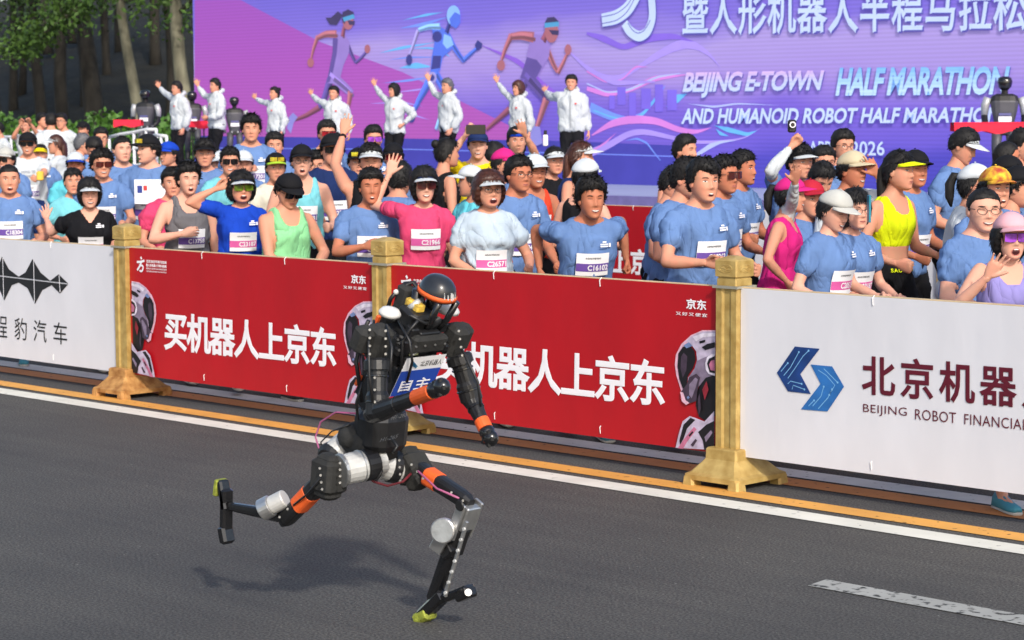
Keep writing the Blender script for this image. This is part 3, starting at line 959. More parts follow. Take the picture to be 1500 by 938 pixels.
# event logo and lettering on the screen
PALE = lmat('letters', (176, 196, 226)); SHADOW = lmat('letter_edge', (66, 62, 150))
for dx, m in ((1.5, SHADOW), (0, PALE)):
    lput('event_logo', lstroke([(884 + dx, 30 + dx), (905 + dx, 26 + dx), (922 + dx, 14 + dx), (934 + dx, -6 + dx)], [19, 20, 20, 18], 14), m)
    lput('event_logo', lstroke([(956 + dx, -8 + dx), (959 + dx, 26 + dx), (951 + dx, 48 + dx), (938 + dx, 55 + dx), (924 + dx, 46 + dx), (917 + dx, 34 + dx)], [13, 13, 14, 15, 15, 13], 24), m)
for k in (5, -5):
    lput('logo_line', lstroke([(884, 30 + k), (905, 26 + k), (921, 14 + k), (932 + k * .4, -6)], 1.3, 14), SHADOW)
lput('logo_line', lstroke([(955, 30), (946, 46), (936, 50), (928, 44), (922, 34)], 1.3, 16), SHADOW)
m_top = led_material('screen_letters_pink', [(0.0, (176, 196, 226)), (0.4, (176, 186, 222)), (1.0, (206, 150, 206))], z0=1.40, z1=1.82, noise=0.02, emit=LED_E)
m_blu = led_material('screen_letters_cyan', [(0.0, (170, 204, 228)), (0.4, (140, 188, 226)), (1.0, (40, 140, 208))], z0=1.42, z1=1.88, noise=0.02, emit=LED_E)
def ltext(name, key, x0, y0, x1, y1, m, yr=0.0):
    for dx, mm in ((1.3, SHADOW), (0, m)):
        a, b, c, d_ = LX(x0 + dx, y1 + dx), LX(x1 + dx, y1 + yr + dx), LX(x0 + dx, y0 + dx), LX(x1 + dx, y0 + yr + dx)
        P = [np.array([q[0], VL, q[1]]) for q in (a, b, c, d_)]
        lput(name, letters(MB(), key, *P), mm)
ltext('event_title', 'led1', 1002, -14, 1507, 53, PALE, -6)
ltext('event_title_english', 'led2', 1002, 106, 1210, 144, m_top, -3)
ltext('event_title_english', 'led3', 1226, 99, 1482, 141, m_blu, -2)
ltext('event_subtitle', 'led4', 1000, 159, 1470, 182, PALE, -2)
ltext('event_date', 'led5', 1187, 207, 1236, 228, PALE, 0)
ltext('event_date', 'led6', 1249, 207, 1298, 228, PALE, 0)

# ------------------------------------------------------------------ wooded slope beyond the left end of the screen
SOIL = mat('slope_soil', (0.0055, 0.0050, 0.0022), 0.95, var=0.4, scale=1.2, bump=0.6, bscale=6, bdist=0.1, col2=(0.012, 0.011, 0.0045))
V, F = [], []
us, vs = np.linspace(-95, -18, 40), np.linspace(23.5, 80, 26)
for j, v in enumerate(vs):
    for i, u in enumerate(us):
        t = max(0, (v - 24) / 56)
        V.append((u, v, -0.05 + 15 * t ** 1.1 + .35 * math.sin(u * .4 + v * .3) * min(1, t * 6)))
n = len(us)
for j in range(len(vs) - 1):
    for i in range(n - 1):
        F.append((j * n + i, j * n + i + 1, (j + 1) * n + i + 1, (j + 1) * n + i))
tag(mk('hillside', V, F, SOIL), kind='structure')

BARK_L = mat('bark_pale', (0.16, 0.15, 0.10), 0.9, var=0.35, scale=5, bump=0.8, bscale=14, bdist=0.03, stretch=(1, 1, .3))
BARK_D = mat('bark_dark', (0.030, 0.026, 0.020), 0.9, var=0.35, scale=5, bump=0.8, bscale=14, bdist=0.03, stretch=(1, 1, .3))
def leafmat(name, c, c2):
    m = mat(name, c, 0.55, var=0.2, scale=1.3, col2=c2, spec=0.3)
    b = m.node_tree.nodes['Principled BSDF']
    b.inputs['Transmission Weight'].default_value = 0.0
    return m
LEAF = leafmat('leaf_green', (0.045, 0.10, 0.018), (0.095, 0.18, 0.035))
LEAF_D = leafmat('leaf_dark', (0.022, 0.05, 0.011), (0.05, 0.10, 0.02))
LEAF_H = leafmat('hedge_leaf', (0.045, 0.12, 0.018), (0.09, 0.21, 0.03))
def leaves(C, size, r):
    """one folded leaf per centre, random turn; four-sided diamond blades"""
    n = len(C)
    a = r.normal(size=(n, 3)); a /= np.linalg.norm(a, axis=1)[:, None]
    b = r.normal(size=(n, 3)); b -= a * (a * b).sum(1)[:, None]; b /= np.linalg.norm(b, axis=1)[:, None]
    s = size * r.uniform(.6, 1.3, (n, 1))
    V = np.stack([C - a * s, C + b * s * .55, C + a * s, C - b * s * .55], 1).reshape(-1, 3)
    return V, (np.arange(n * 4).reshape(n, 4))
def slope_z(u, v):
    t = max(0, (v - 24) / 56)
    return -0.05 + 15 * t ** 1.1
def tree(px_base, px_top, v, r0, label, bark, leaf, nl, low, seed, crown_r=3.2):
    r = np.random.default_rng(seed)
    b0 = at(px_base, 170, v)
    t0 = at(px_top, 0, v)
    z0 = slope_z(b0[0], v) - .15
    root = empty('tree', (b0[0], v, z0))
    tag(root, label, 'tree', 'shaded trees on the wooded slope' if label.startswith('dark') else None)
    H_ = 10.5 + r.uniform(-1, 1.5)
    lean = (t0[0] - b0[0]) / 4.0
    pts = [(lean * h + .06 * math.sin(h * 1.3 + seed), .05 * math.sin(h + seed * 2), h) for h in np.linspace(0, H_, 12)]
    rad = np.interp(np.linspace(0, 1, 12), [0, .08, .4, 1], [r0 * 1.35, r0, r0 * .8, r0 * .2])
    tk = MB().tube(pts, rad, 10)
    tips = []
    for k in range(9):
        h = r.uniform(low, H_ * .95)
        a = r.uniform(0, 2 * math.pi) if k > 3 else -1.0 + .5 * k
        L = crown_r * r.uniform(.6, 1.0)
        x0 = np.array([lean * h, 0, h])
        dirv = np.array([math.cos(a), math.sin(a), r.uniform(.1, .5)])
        bp = [x0, x0 + dirv * L * .5 + [0, 0, .15], x0 + dirv * L + [0, 0, -.1]]
        tk.tube(bp, [r0 * .3, r0 * .2, r0 * .06], 6)
        tips += bp[1:]
    tk.build('trunk', bark, root, True)
    C = []
    cl = [np.array(p) + r.normal(size=3) * .4 for p in tips for _ in range(3)] + [np.array([lean * h, 0, h]) + r.normal(size=3) * [crown_r * .55, crown_r * .55, .8] for h in np.linspace(low, H_ + 1, 34)]
    per = nl // len(cl)
    for c in cl:
        C.append(c + r.normal(size=(per, 3)) * [.62, .62, .36])
    C = np.vstack(C)
    C = C[C[:, 2] > low - .9]
    V, F = leaves(C, .085, r)
    mk('crown', V, F, leaf, root, smooth=False)
    return root
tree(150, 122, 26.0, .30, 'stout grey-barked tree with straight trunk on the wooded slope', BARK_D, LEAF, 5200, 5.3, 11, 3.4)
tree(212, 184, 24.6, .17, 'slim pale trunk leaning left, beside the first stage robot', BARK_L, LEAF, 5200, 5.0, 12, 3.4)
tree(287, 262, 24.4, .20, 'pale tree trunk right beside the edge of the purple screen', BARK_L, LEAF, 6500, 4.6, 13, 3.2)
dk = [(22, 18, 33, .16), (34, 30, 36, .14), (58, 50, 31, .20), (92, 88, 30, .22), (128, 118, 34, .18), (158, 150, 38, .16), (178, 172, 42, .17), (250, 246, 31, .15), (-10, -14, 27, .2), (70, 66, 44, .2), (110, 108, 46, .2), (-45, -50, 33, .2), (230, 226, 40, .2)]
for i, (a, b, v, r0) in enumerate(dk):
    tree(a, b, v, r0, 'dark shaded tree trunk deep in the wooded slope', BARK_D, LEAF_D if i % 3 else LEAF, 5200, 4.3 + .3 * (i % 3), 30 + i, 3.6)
# a low branch reaching out over the slope
r_ = np.random.default_rng(5)
bp = [np.array(at(124, -6, 26.0))] + [np.array(at(x, y, 24.0)) for x, y in ( (112, 14), (88, 30), (62, 50), (40, 66), (26, 76))]
br = empty('overhanging_branch', bp[0])
tag(br, 'leafy branch hanging low over the dark slope', 'branch')
MB(bp[0]).tube(bp, [.09, .06, .045, .035, .025, .012], 7).build('limb', BARK_L, br, True)
C = np.vstack([p + r_.normal(size=(160, 3)) * [.42, .3, .24] + [0, 0, .1] for p in bp for _ in (0, 1)])
V, F = leaves(C - bp[0], .08, r_)
mk('foliage', V, F, LEAF, br, smooth=False)
# clipped hedge along the foot of the slope
r_ = np.random.default_rng(6)
ua, ub = at(-30, 170, 21.5)[0], at(292, 170, 21.5)[0]
N = 15000
U_ = r_.uniform(ua, ub, N)
tt = r_.uniform(0, 1, N) ** .5
ph = r_.uniform(0, math.pi, N)
bumpy = 1 + .14 * np.sin(U_ * 1.7) + .1 * np.sin(U_ * 4.1 + 1)
C = np.stack([U_, 21.9 + 1.1 * np.cos(ph) * tt * bumpy, .2 + 1.62 * np.sin(ph) * tt * bumpy], 1)
V, F = leaves(C, .085, r_)
tag(mk('hedge', V, F, LEAF_H, smooth=False), 'green leafy hedge along the foot of the wooded slope', 'hedge', kind='stuff')

# ================================================================== people
SKINS = [mat('skin_light', srgb(222, 170, 146), 0.6, var=0.10, scale=16, col2=srgb(224, 160, 136), spec=0.28), mat('skin_mid', srgb(208, 152, 124), 0.6, var=0.10, scale=16, col2=srgb(212, 142, 116), spec=0.28),
         mat('skin_tan', srgb(186, 122, 92), 0.6, var=0.10, scale=16, col2=srgb(190, 116, 88), spec=0.28)]
LIP = mat('lips', srgb(180, 106, 94), 0.5, var=0.05)
INK = mat('eye_dark', (0.012, 0.010, 0.010), 0.35)
EYEW = mat('eye_white', srgb(226, 218, 210), 0.3)
MOUTH = mat('mouth_dark', srgb(70, 20, 22), 0.6)
TEETH = mat('teeth', srgb(236, 230, 220), 0.3)
HAIR = mat('hair_black', (0.011, 0.010, 0.010), 0.62, spec=.3, var=0.4, scale=60, bump=0.6, bscale=140, bdist=0.004, stretch=(1, 1, .2))
HAIR_B = mat('hair_brown', srgb(70, 38, 28), 0.45, var=0.3, scale=60, bump=0.6, bscale=140, bdist=0.004, stretch=(1, 1, .2))
HAIR_G = mat('hair_grey', srgb(92, 92, 96), 0.5, var=0.3, scale=60, bump=0.6, bscale=140, bdist=0.004)
HAIRM = {'b': HAIR, 'n': HAIR_B, 'g': HAIR_G}

# ---- head: horizontal rings with a sculpted front
_hz = [-.118, -.104, -.088, -.06, -.03, 0, .03, .07, .1, .118]
_hw = [.012, .036, .050, .0635, .0715, .0755, .0765, .069, .046, .008]
_hf = [.060, .082, .084, .0865, .0865, .085, .086, .074, .046, .004]
_hb = [.030, -.010, -.035, -.066, -.086, -.094, -.096, -.080, -.05, -.006]
NEXP = 2.35
def _feat(x, z):
    g = lambda a, s: np.exp(-(a / s) ** 2)
    ax = np.abs(x)
    nose = np.interp(z, [-.046, -.040, -.033, -.022, .0, .02, .036], [0, .007, .021, .017, .009, .004, 0])
    sig = np.interp(z, [-.045, -.03, 0, .03], [.0155, .0125, .0085, .009])
    d = nose * g(x, sig)
    d += .004 * g(ax - .016, .006) * g(z + .034, .007)
    d -= .0095 * g(ax - .030, .016) * g(z - .007, .012)
    d -= .0018 * g(ax - (.020 + .010 * np.clip((-.036 - z) / .030, 0, 1)), .0048) * g(z + .052, .019)
    d += .0030 * g(ax - .036, .012) * g(z + .036, .012)
    d += .004 * g(ax - .030, .02) * g(z - .030, .009)
    d += .0045 * g(ax - .042, .016) * g(z + .022, .017)
    lips = np.interp(z, [-.082, -.076, -.070, -.0655, -.061, -.054, -.048], [0, .002, .0045, .0015, .0045, .001, 0])
    d += lips * g(x, .021)
    d -= .003 * g(x, .02) * g(z + .084, .007)
    d += .005 * g(x, .018) * g(z + .100, .012)
    return d
def face_y(x, z):
    x, z = np.asarray(x, float), np.asarray(z, float)
    w, f, b = np.interp(z, _hz, _hw), np.interp(z, _hz, _hf), np.interp(z, _hz, _hb)
    c = np.clip(np.abs(x) / w, 0, .999) ** (NEXP / 2)
    s = np.sqrt(1 - c * c)
    return (f + b) / 2 + (f - b) / 2 * s ** (2 / NEXP) + _feat(x, z) * s
NA = 40
_zl = np.array([-.117, -.111, -.104, -.096, -.088, -.081, -.075, -.069, -.064, -.058, -.051, -.044, -.038, -.032, -.024, -.015, -.006, .003, .012, .021, .030, .040, .052, .064, .076, .087, .097, .105, .111, .1155])
def _head():
    t = np.linspace(-1, 1, NA, endpoint=False)
    ph = np.pi / 2 + np.sign(t) * np.abs(t) ** 1.35 * np.pi
    V = []
    for z in _zl:
        w, f, b = np.interp(z, _hz, _hw), np.interp(z, _hz, _hf), np.interp(z, _hz, _hb)
        c, s = np.cos(ph), np.sin(ph)
        x = w * np.sign(c) * np.abs(c) ** (2 / NEXP)
        y = (f + b) / 2 + (f - b) / 2 * np.sign(s) * np.abs(s) ** (2 / NEXP)
        y = y + np.where(s > 0, _feat(x, np.full_like(x, z)) * np.clip(s, 0, 1), 0)
        V.append(np.stack([x, y, np.full_like(x, z)], 1))
    n = len(_zl)
    F = [(i * NA + j, i * NA + (j + 1) % NA, (i + 1) * NA + (j + 1) % NA, (i + 1) * NA + j) for i in range(n - 1) for j in range(NA)]
    F += [tuple(range(NA))[::-1], tuple((n - 1) * NA + j for j in range(NA))]
    return np.vstack(V), F
HEADV, HEADF = _head()
def _vnorm(V, F):
    N = np.zeros_like(V)
    Q = np.array([f for f in F if len(f) == 4])
    a = np.cross(V[Q[:, 2]] - V[Q[:, 0]], V[Q[:, 3]] - V[Q[:, 1]])
    for k in range(4):
        np.add.at(N, Q[:, k], a)
    return N / (np.linalg.norm(N, axis=1)[:, None] + 1e-12)
HEADN = _vnorm(HEADV, HEADF)
if (HEADN * HEADV).sum() < 0:
    HEADN = -HEADN
HEADQ = [f for f in HEADF if len(f) == 4]

def patch(xc, zc, rx, rz, off, n=14, bend=0.0, tilt=0.0, rings=(0.0, .55, 1.0), pw=2.0):
    """small ellipse lying on the face"""
    P, F = [], []
    a = np.arange(n) * 2 * np.pi / n
    for k, r in enumerate(rings):
        x = rx * r * np.sign(np.cos(a)) * np.abs(np.cos(a)) ** (2 / pw)
        z = rz * r * np.sign(np.sin(a)) * np.abs(np.sin(a)) ** (2 / pw)
        z = z + bend * (x / rx) ** 2 + tilt * x
        X, Z = xc + x, zc + z
        P.append(np.stack([X, face_y(X, Z) + off * (1.0 if r < .9 else .35), Z], 1))
    for k in range(len(rings) - 1):
        for j in range(n):
            q = (k * n + j, k * n + (j + 1) % n, (k + 1) * n + (j + 1) % n, (k + 1) * n + j)
            F.append(q)
    return np.vstack(P), F

def face_parts(mouth, squint, glasses_dark, brow=1.0):
    """(V, F, material slot): 1 lip 2 ink 3 eye white 4 mouth 5 teeth"""
    R = []
    for s in (-1, 1):
        h = .0022 if squint else .0040
        if not glasses_dark:
            if not squint:
                R.append((*patch(s * .031, .005, .0140, h, .0012), 3))
                R.append((*patch(s * .031, .0052, .0066, h * 1.05, .0022), 2))
            R.append((*patch(s * .0315, .005 + h * .9, .0155, .0021, .0026, bend=-.0030 if not squint else .0012, tilt=s * .04), 2))
        R.append((*patch(s * .033, .0265, .0180, .0031 * brow, .0022, bend=-.0042, tilt=s * .03), 2))
    if mouth == 'closed':
        R.append((*patch(0, -.0655, .0215, .0062, .0012, bend=.0010), 1))
        R.append((*patch(0, -.0652, .0205, .0010, .0022, bend=.0012), 4))
    elif mouth == 'smile':
        R.append((*patch(0, -.0675, .0285, .0105, .0012, bend=.0065), 1))
        R.append((*patch(0, -.0675, .0245, .0070, .0020, bend=.0060), 4))
        R.append((*patch(0, -.0655, .0220, .0042, .0028, bend=.0055), 5))
    else:
        k = {'open': 1.0, 'shout': 1.35, 'small': .62}[mouth]
        R.append((*patch(0, -.0715, .0225 * k ** .4, .0170 * k, .0014), 1))
        R.append((*patch(0, -.0715, .0185 * k ** .4, .0132 * k, .0026), 4))
        R.append((*patch(0, -.0715 + .0095 * k, .0130, .0034, .0036), 5))
    return R

def ear(s):
    mb = MB().ball((s * .0775, -.006, -.004), (.0075, .0185, .0305), 10, axes=[(1, .3 * s, 0), (-.3 * s, 1, .12), (0, -.12, 1)])
    return np.vstack(mb.V), mb.F
EARS = [ear(-1), ear(1)]

# ---- hair and headgear: shells over the same head
def _snoise(P, seed, k=60.0, n=5):
    r = np.random.default_rng(seed)
    o = np.zeros(len(P))
    for i in range(n):
        d = r.normal(size=3)
        o += np.sin(P @ d * k * (.5 + .4 * i) + r.uniform(0, 6.3)) / n
    return o
def hair_shell(style, seed, covered=None):
    y, z, x = HEADV[:, 1], HEADV[:, 2], np.abs(HEADV[:, 0])
    if style in ('short', 'spiky', 'buzz', 'side', 'balding'):
        zl = np.interp(y, [-.1, -.06, -.035, -.008, .012, .03, .05, .09], [-.062, -.058, -.040, -.012, -.010, .030, .055, .066 if style != 'balding' else .078]) + .004 * _snoise(HEADV, seed + 5, 90, 3)
        th = {'short': .014, 'spiky': .020, 'buzz': .005, 'side': .019, 'balding': .009}[style]
        if style == 'side':
            zl = np.where(y > .04, .046 + .35 * np.maximum(0, HEADV[:, 0] + .01), zl)
    elif style == 'bob':
        zl = np.interp(y, [-.1, -.02, .02, .045, .06, .09], [-.105, -.105, -.09, .0, .05, .060])
        th = .024
    else:  # tied, long
        zl = np.interp(y, [-.1, -.06, -.035, -.005, .02, .04, .09], [-.075, -.07, -.045, -.02, .015, .055, .070])
        th = .013
    sd = z - zl
    nz = _snoise(HEADV, seed, 70)
    top = np.clip((z - .02) / .08, 0, 1)
    grow = th * (1 + .25 * top) + (.008 if style == 'spiky' else .003) * nz * (0.4 + top)
    if style in ('short', 'spiky', 'side'):
        grow = grow + .010 * top * (y > -.05)
    off = np.clip(sd / .010, -1, 1) * np.where(sd > 0, grow, .010)
    if covered is not None:
        off = np.where(z > covered(y), -.006, off)
    V = HEADV + HEADN * off[:, None]
    if style == 'bob':
        V[:, 0] *= np.where((z < .02) & (sd > 0), 1.06, 1.0)
    keep = [f for f in HEADF if max(sd[list(f)]) > -.02]
    return V, keep
def strand(pts, rad, seed=1, n=9):
    return MB().tube(pts, rad, n, flat=.7)
cap_line = lambda y: .054 + .10 * y
def cap_shell():
    y, z = HEADV[:, 1], HEADV[:, 2]
    sd = z - (cap_line(y) - .018)
    off = np.clip(sd / .008, -1, 1) * np.where(sd > 0, .019 + .006 * np.clip(y / .09, -.3, 1) * np.clip((z - .05) / .05, 0, 1), .012)
    return HEADV + HEADN * off[:, None], [f for f in HEADF if max(sd[list(f)]) > -.02]
def brim(L=.078, droop=.022, z0=.040, w=68, th=.003, r0=(.088, .106)):
    nu, nv = 13, 4
    a = np.radians(np.linspace(-w, w, nu))
    V = []
    for lay in (0, 1):
        for j in range(nv):
            t = j / (nv - 1)
            x = np.sin(a) * (r0[0] + .004 * t)
            y0 = np.cos(a) * r0[1] * .98
            y = y0 + t * L * np.cos(a * 90 / w) ** .7
            z = z0 + .010 - droop * t - .020 * np.abs(np.sin(a)) ** 2.2 * (1 - .0 * t) - (th if lay else 0)
            V.append(np.stack([x, y, z], 1))
    V = np.vstack(V)
    F = []
    o = nu * nv
    for j in range(nv - 1):
        for i in range(nu - 1):
            q = (j * nu + i, j * nu + i + 1, (j + 1) * nu + i + 1, (j + 1) * nu + i)
            F += [q[::-1], tuple(k + o for k in q)]
    e = (nv - 1) * nu
    for i in range(nu - 1):
        F.append((e + i, e + i + 1, o + e + i + 1, o + e + i)[::-1])
    for i in (0, nu - 1):
        for j in range(nv - 1):
            F.append((j * nu + i, (j + 1) * nu + i, o + (j + 1) * nu + i, o + j * nu + i))
    return V, F
def band(z0=.044, z1=.078, off=.017, sl=.10):
    rings = []
    t = np.linspace(0, 2 * np.pi, 30, endpoint=False)
    for z, o in ((z0, off - .006), (z0, off), (z1, off - .002), (z1, off - .009)):
        w, f, b = (np.interp(z, _hz, q) for q in (_hw, _hf, _hb))
        x = (w + o) * np.cos(t)
        y = (f + b) / 2 + ((f - b) / 2 + o) * np.sin(t)
        rings.append(np.stack([x, y, z + sl * y], 1))
    return MB().loft(rings, cap=False)
def glasses_parts(kind):
    """frame and lenses: (name, V, F, material)"""
    R = []
    LM = {'dark': mat('lens_dark', (0.010, 0.009, 0.009), 0.12, spec=0.8), 'red': mat('lens_red', srgb(130, 26, 34), 0.12, var=0.4, scale=30, spec=0.8), 'purple': mat('lens_purple', srgb(150, 70, 190), 0.12, var=0.4, scale=30, spec=0.8),
          'green': mat('lens_green', srgb(96, 120, 30), 0.12, var=0.5, scale=30, spec=0.8), 'brown': mat('lens_brown', srgb(74, 30, 26), 0.12, spec=0.8)}
    fr = mat('glasses_frame', (0.02, 0.015, 0.015), 0.3)
    mb = MB()
    for s in (-1, 1):
        mb.tube([(s * .064, .074, .010), (s * .077, .045, .012), (s * .080, .0, .012)], .0022, 5)
    if kind == 'clear':
        for s in (-1, 1):
            t = np.linspace(0, 2 * np.pi, 15)
            x, z = s * .033 + .0235 * np.cos(t), .001 + .0185 * np.sin(t)
            y = np.maximum(face_y(x, z), face_y(s * .033 + 0 * x, z)) + .012
            mb.tube(np.stack([x, y, z], 1), .0017, 5, cap=False)
        mb.tube([(-.010, face_y(-.010, .004) + .012, .004), (.010, face_y(.010, .004) + .012, .004)], .0016, 5)
        R.append(('frame', np.vstack(mb.V), mb.F, fr))
    else:
        for s in (-1, 1):
            xs = np.linspace(.003, .066, 8)
            V = []
            for r_, zt in ((0, .0245), (.5, .004), (1, -.0165)):
                xx = s * xs
                zz = np.full(8, zt) + (.004 * np.sin(xs / .066 * np.pi) if r_ == 1 else 0) * -1 + (.006 * (xs < .012) if r_ == 1 else 0)
                yy = .105 - .40 * np.maximum(0, xs - .02) ** 1.45 * 1.9 - .002 * r_
                V.append(np.stack([xx, yy, zz], 1))
            F = [(j * 8 + i, j * 8 + i + 1, (j + 1) * 8 + i + 1, (j + 1) * 8 + i) for j in range(2) for i in range(7)]
            R.append(('lens', np.vstack(V), F, LM[kind]))
        mb.tube([(s * .066, .105 - .40 * .046 ** 1.45 * 1.9, .026) if abs(s) == 1 else (s * .066, .1055 - .40 * max(0, abs(s) * .066 - .02) ** 1.45 * 1.9, .026) for s in (-1, -.6, -.25, 0, .25, .6, 1)], .0022, 5)
        R.append(('frame', np.vstack(mb.V), mb.F, fr))
    return R
GLASS = {}

# ---- hands: palm with five jointed fingers, wrist at the origin, fingers along +Z, palm towards +Y, thumb on +X
def hand_volume(kind):
    mb = MB()
    mb.loft([[(a * math.cos(t), .0 + b * math.sin(t), z) for t in np.arange(10) * 2 * math.pi / 10] for a, b, z in
             ((.022, .018, -.03), (.026, .018, 0), (.036, .016, .03), (.042, .0145, .065), (.041, .013, .088), (.034, .010, .096))])
    for k, (x, L, r, sp) in enumerate(((.031, .070, .0092, .16), (.0105, .079, .0095, .04), (-.010, .073, .0092, -.07), (-.030, .057, .0082, -.22))):
        ang = 0.0
        p = np.array([x, 0, .084])
        pts, rad = [p - [0, 0, .02], p], [r * 1.05, r * 1.05]
        bend = {'open': (.06, .10, .08), 'relaxed': (.55, .75, .45), 'fist': (1.35, 1.65, 1.1)}[kind]
        spread = sp * {'open': 1.25, 'relaxed': .5, 'fist': .15}[kind]
        for i, seg in enumerate((.44, .32, .24)):
            ang += bend[i]
            d = np.array([math.sin(spread) * math.cos(ang), math.sin(ang), math.cos(spread) * math.cos(ang)])
            p = p + d * L * seg
            pts.append(p)
            rad.append(r * (1 - .09 * (i + 1)))
        mb.tube(pts, rad, 8)
        mb.ball(pts[-1], rad[-1], 8)
    if kind == 'open':
        th = [(.020, .004, .015), (.040, .010, .040), (.060, .013, .062), (.074, .013, .082)]
    elif kind == 'relaxed':
        th = [(.020, .006, .015), (.036, .020, .040), (.042, .034, .064), (.040, .044, .084)]
    else:
        th = [(.020, .006, .015), (.036, .024, .040), (.028, .040, .062), (.006, .044, .068)]
    mb.tube(th, [.0145, .0125, .011, .0095], 8)
    mb.ball(th[-1], .0095, 8)
    return mb
for k_ in ('open', 'relaxed', 'fist'):
    want_remesh(('hand', k_, 'fine'), hand_volume(k_), .0058)
    want_remesh(('hand', k_, 'coarse'), hand_volume(k_), .0095)

def smooth_mesh(V, Q, it=2, lam=.5):
    E = np.vstack([Q[:, [0, 1]], Q[:, [1, 2]], Q[:, [2, 3]], Q[:, [3, 0]]])
    for _ in range(it):
        S, n = np.zeros_like(V), np.zeros(len(V))
        np.add.at(S, E[:, 0], V[E[:, 1]]); np.add.at(n, E[:, 0], 1)
        np.add.at(S, E[:, 1], V[E[:, 0]]); np.add.at(n, E[:, 1], 1)
        V = V + lam * (S / n[:, None] - V)
    return V
def qnorm(V, Q):
    N = np.zeros_like(V)
    a = np.cross(V[Q[:, 2]] - V[Q[:, 0]], V[Q[:, 3]] - V[Q[:, 1]])
    for k in range(4):
        np.add.at(N, Q[:, k], a)
    return N / (np.linalg.norm(N, axis=1)[:, None] + 1e-12)
def ring(c, ax, ay, a, b, n=16, ex=2.3):
    t = np.arange(n) * 2 * np.pi / n
    X = a * np.sign(np.cos(t)) * np.abs(np.cos(t)) ** (2 / ex)
    Y = b * np.sign(np.sin(t)) * np.abs(np.sin(t)) ** (2 / ex)
    return c + X[:, None] * ax + Y[:, None] * ay
def ik(A, B, L1, L2, hint):
    A, B, hint = (np.array(q, float) for q in (A, B, hint))
    d = B - A
    L = np.linalg.norm(d)
    if L > (L1 + L2) * .995:
        B = A + d / L * (L1 + L2) * .995
        d = B - A; L = np.linalg.norm(d)
    if L < abs(L1 - L2) + .03:
        d = d / (L + 1e-9) * (abs(L1 - L2) + .03); B = A + d; L = np.linalg.norm(d)
    u = d / L
    x = (L1 * L1 - L2 * L2 + L * L) / (2 * L)
    h = math.sqrt(max(1e-6, L1 * L1 - x * x))
    q = hint - u * (hint @ u)
    q /= np.linalg.norm(q) + 1e-9
    return A + u * x + q * h, B
def rot_x(a): return np.array([[1, 0, 0], [0, math.cos(a), -math.sin(a)], [0, math.sin(a), math.cos(a)]])
def rot_y(a): return np.array([[math.cos(a), 0, math.sin(a)], [0, 1, 0], [-math.sin(a), 0, math.cos(a)]])
def rot_z(a): return np.array([[math.cos(a), -math.sin(a), 0], [math.sin(a), math.cos(a), 0], [0, 0, 1]])
SP_LOCAL = dict(run=((.20, .26, 1.08), (.5, -1.0, -.35)), down=((.25, .06, .84), (.4, -1, 0)), chest=((.10, .27, 1.20), (.9, -.3, -.7)), hips=((.20, .06, 1.02), (1.0, -.5, .1)), back=((.26, -.20, 1.06), (.4, -1, .3)), belly=((.08, .26, 1.03), (.9, -.5, -.4)), swing=((.22, .30, 1.22), (.5, -.8, -.6)))
CAST = []
LIMBSKIN = {'b': 0}
def P(hx, hy, v, label, yaw=15, face=None, pitch=0, sex='m', top=('tee', 'blue'), bottom=('shorts', 'black'), hair='short', hc='b', hat=None, glasses=None, mouth='closed', squint=False,
      arms=('run', 'run'), bib=None, bibc='purple', bibz=1.20, bibx=0.0, skin=1, lean=5, group='runners behind the near fence', base=0.0, fat=1.0, fine=None, logo=True, stride=None, tail=None, roll=0, wear=(), print_=None):
    CAST.append(dict(locals()))

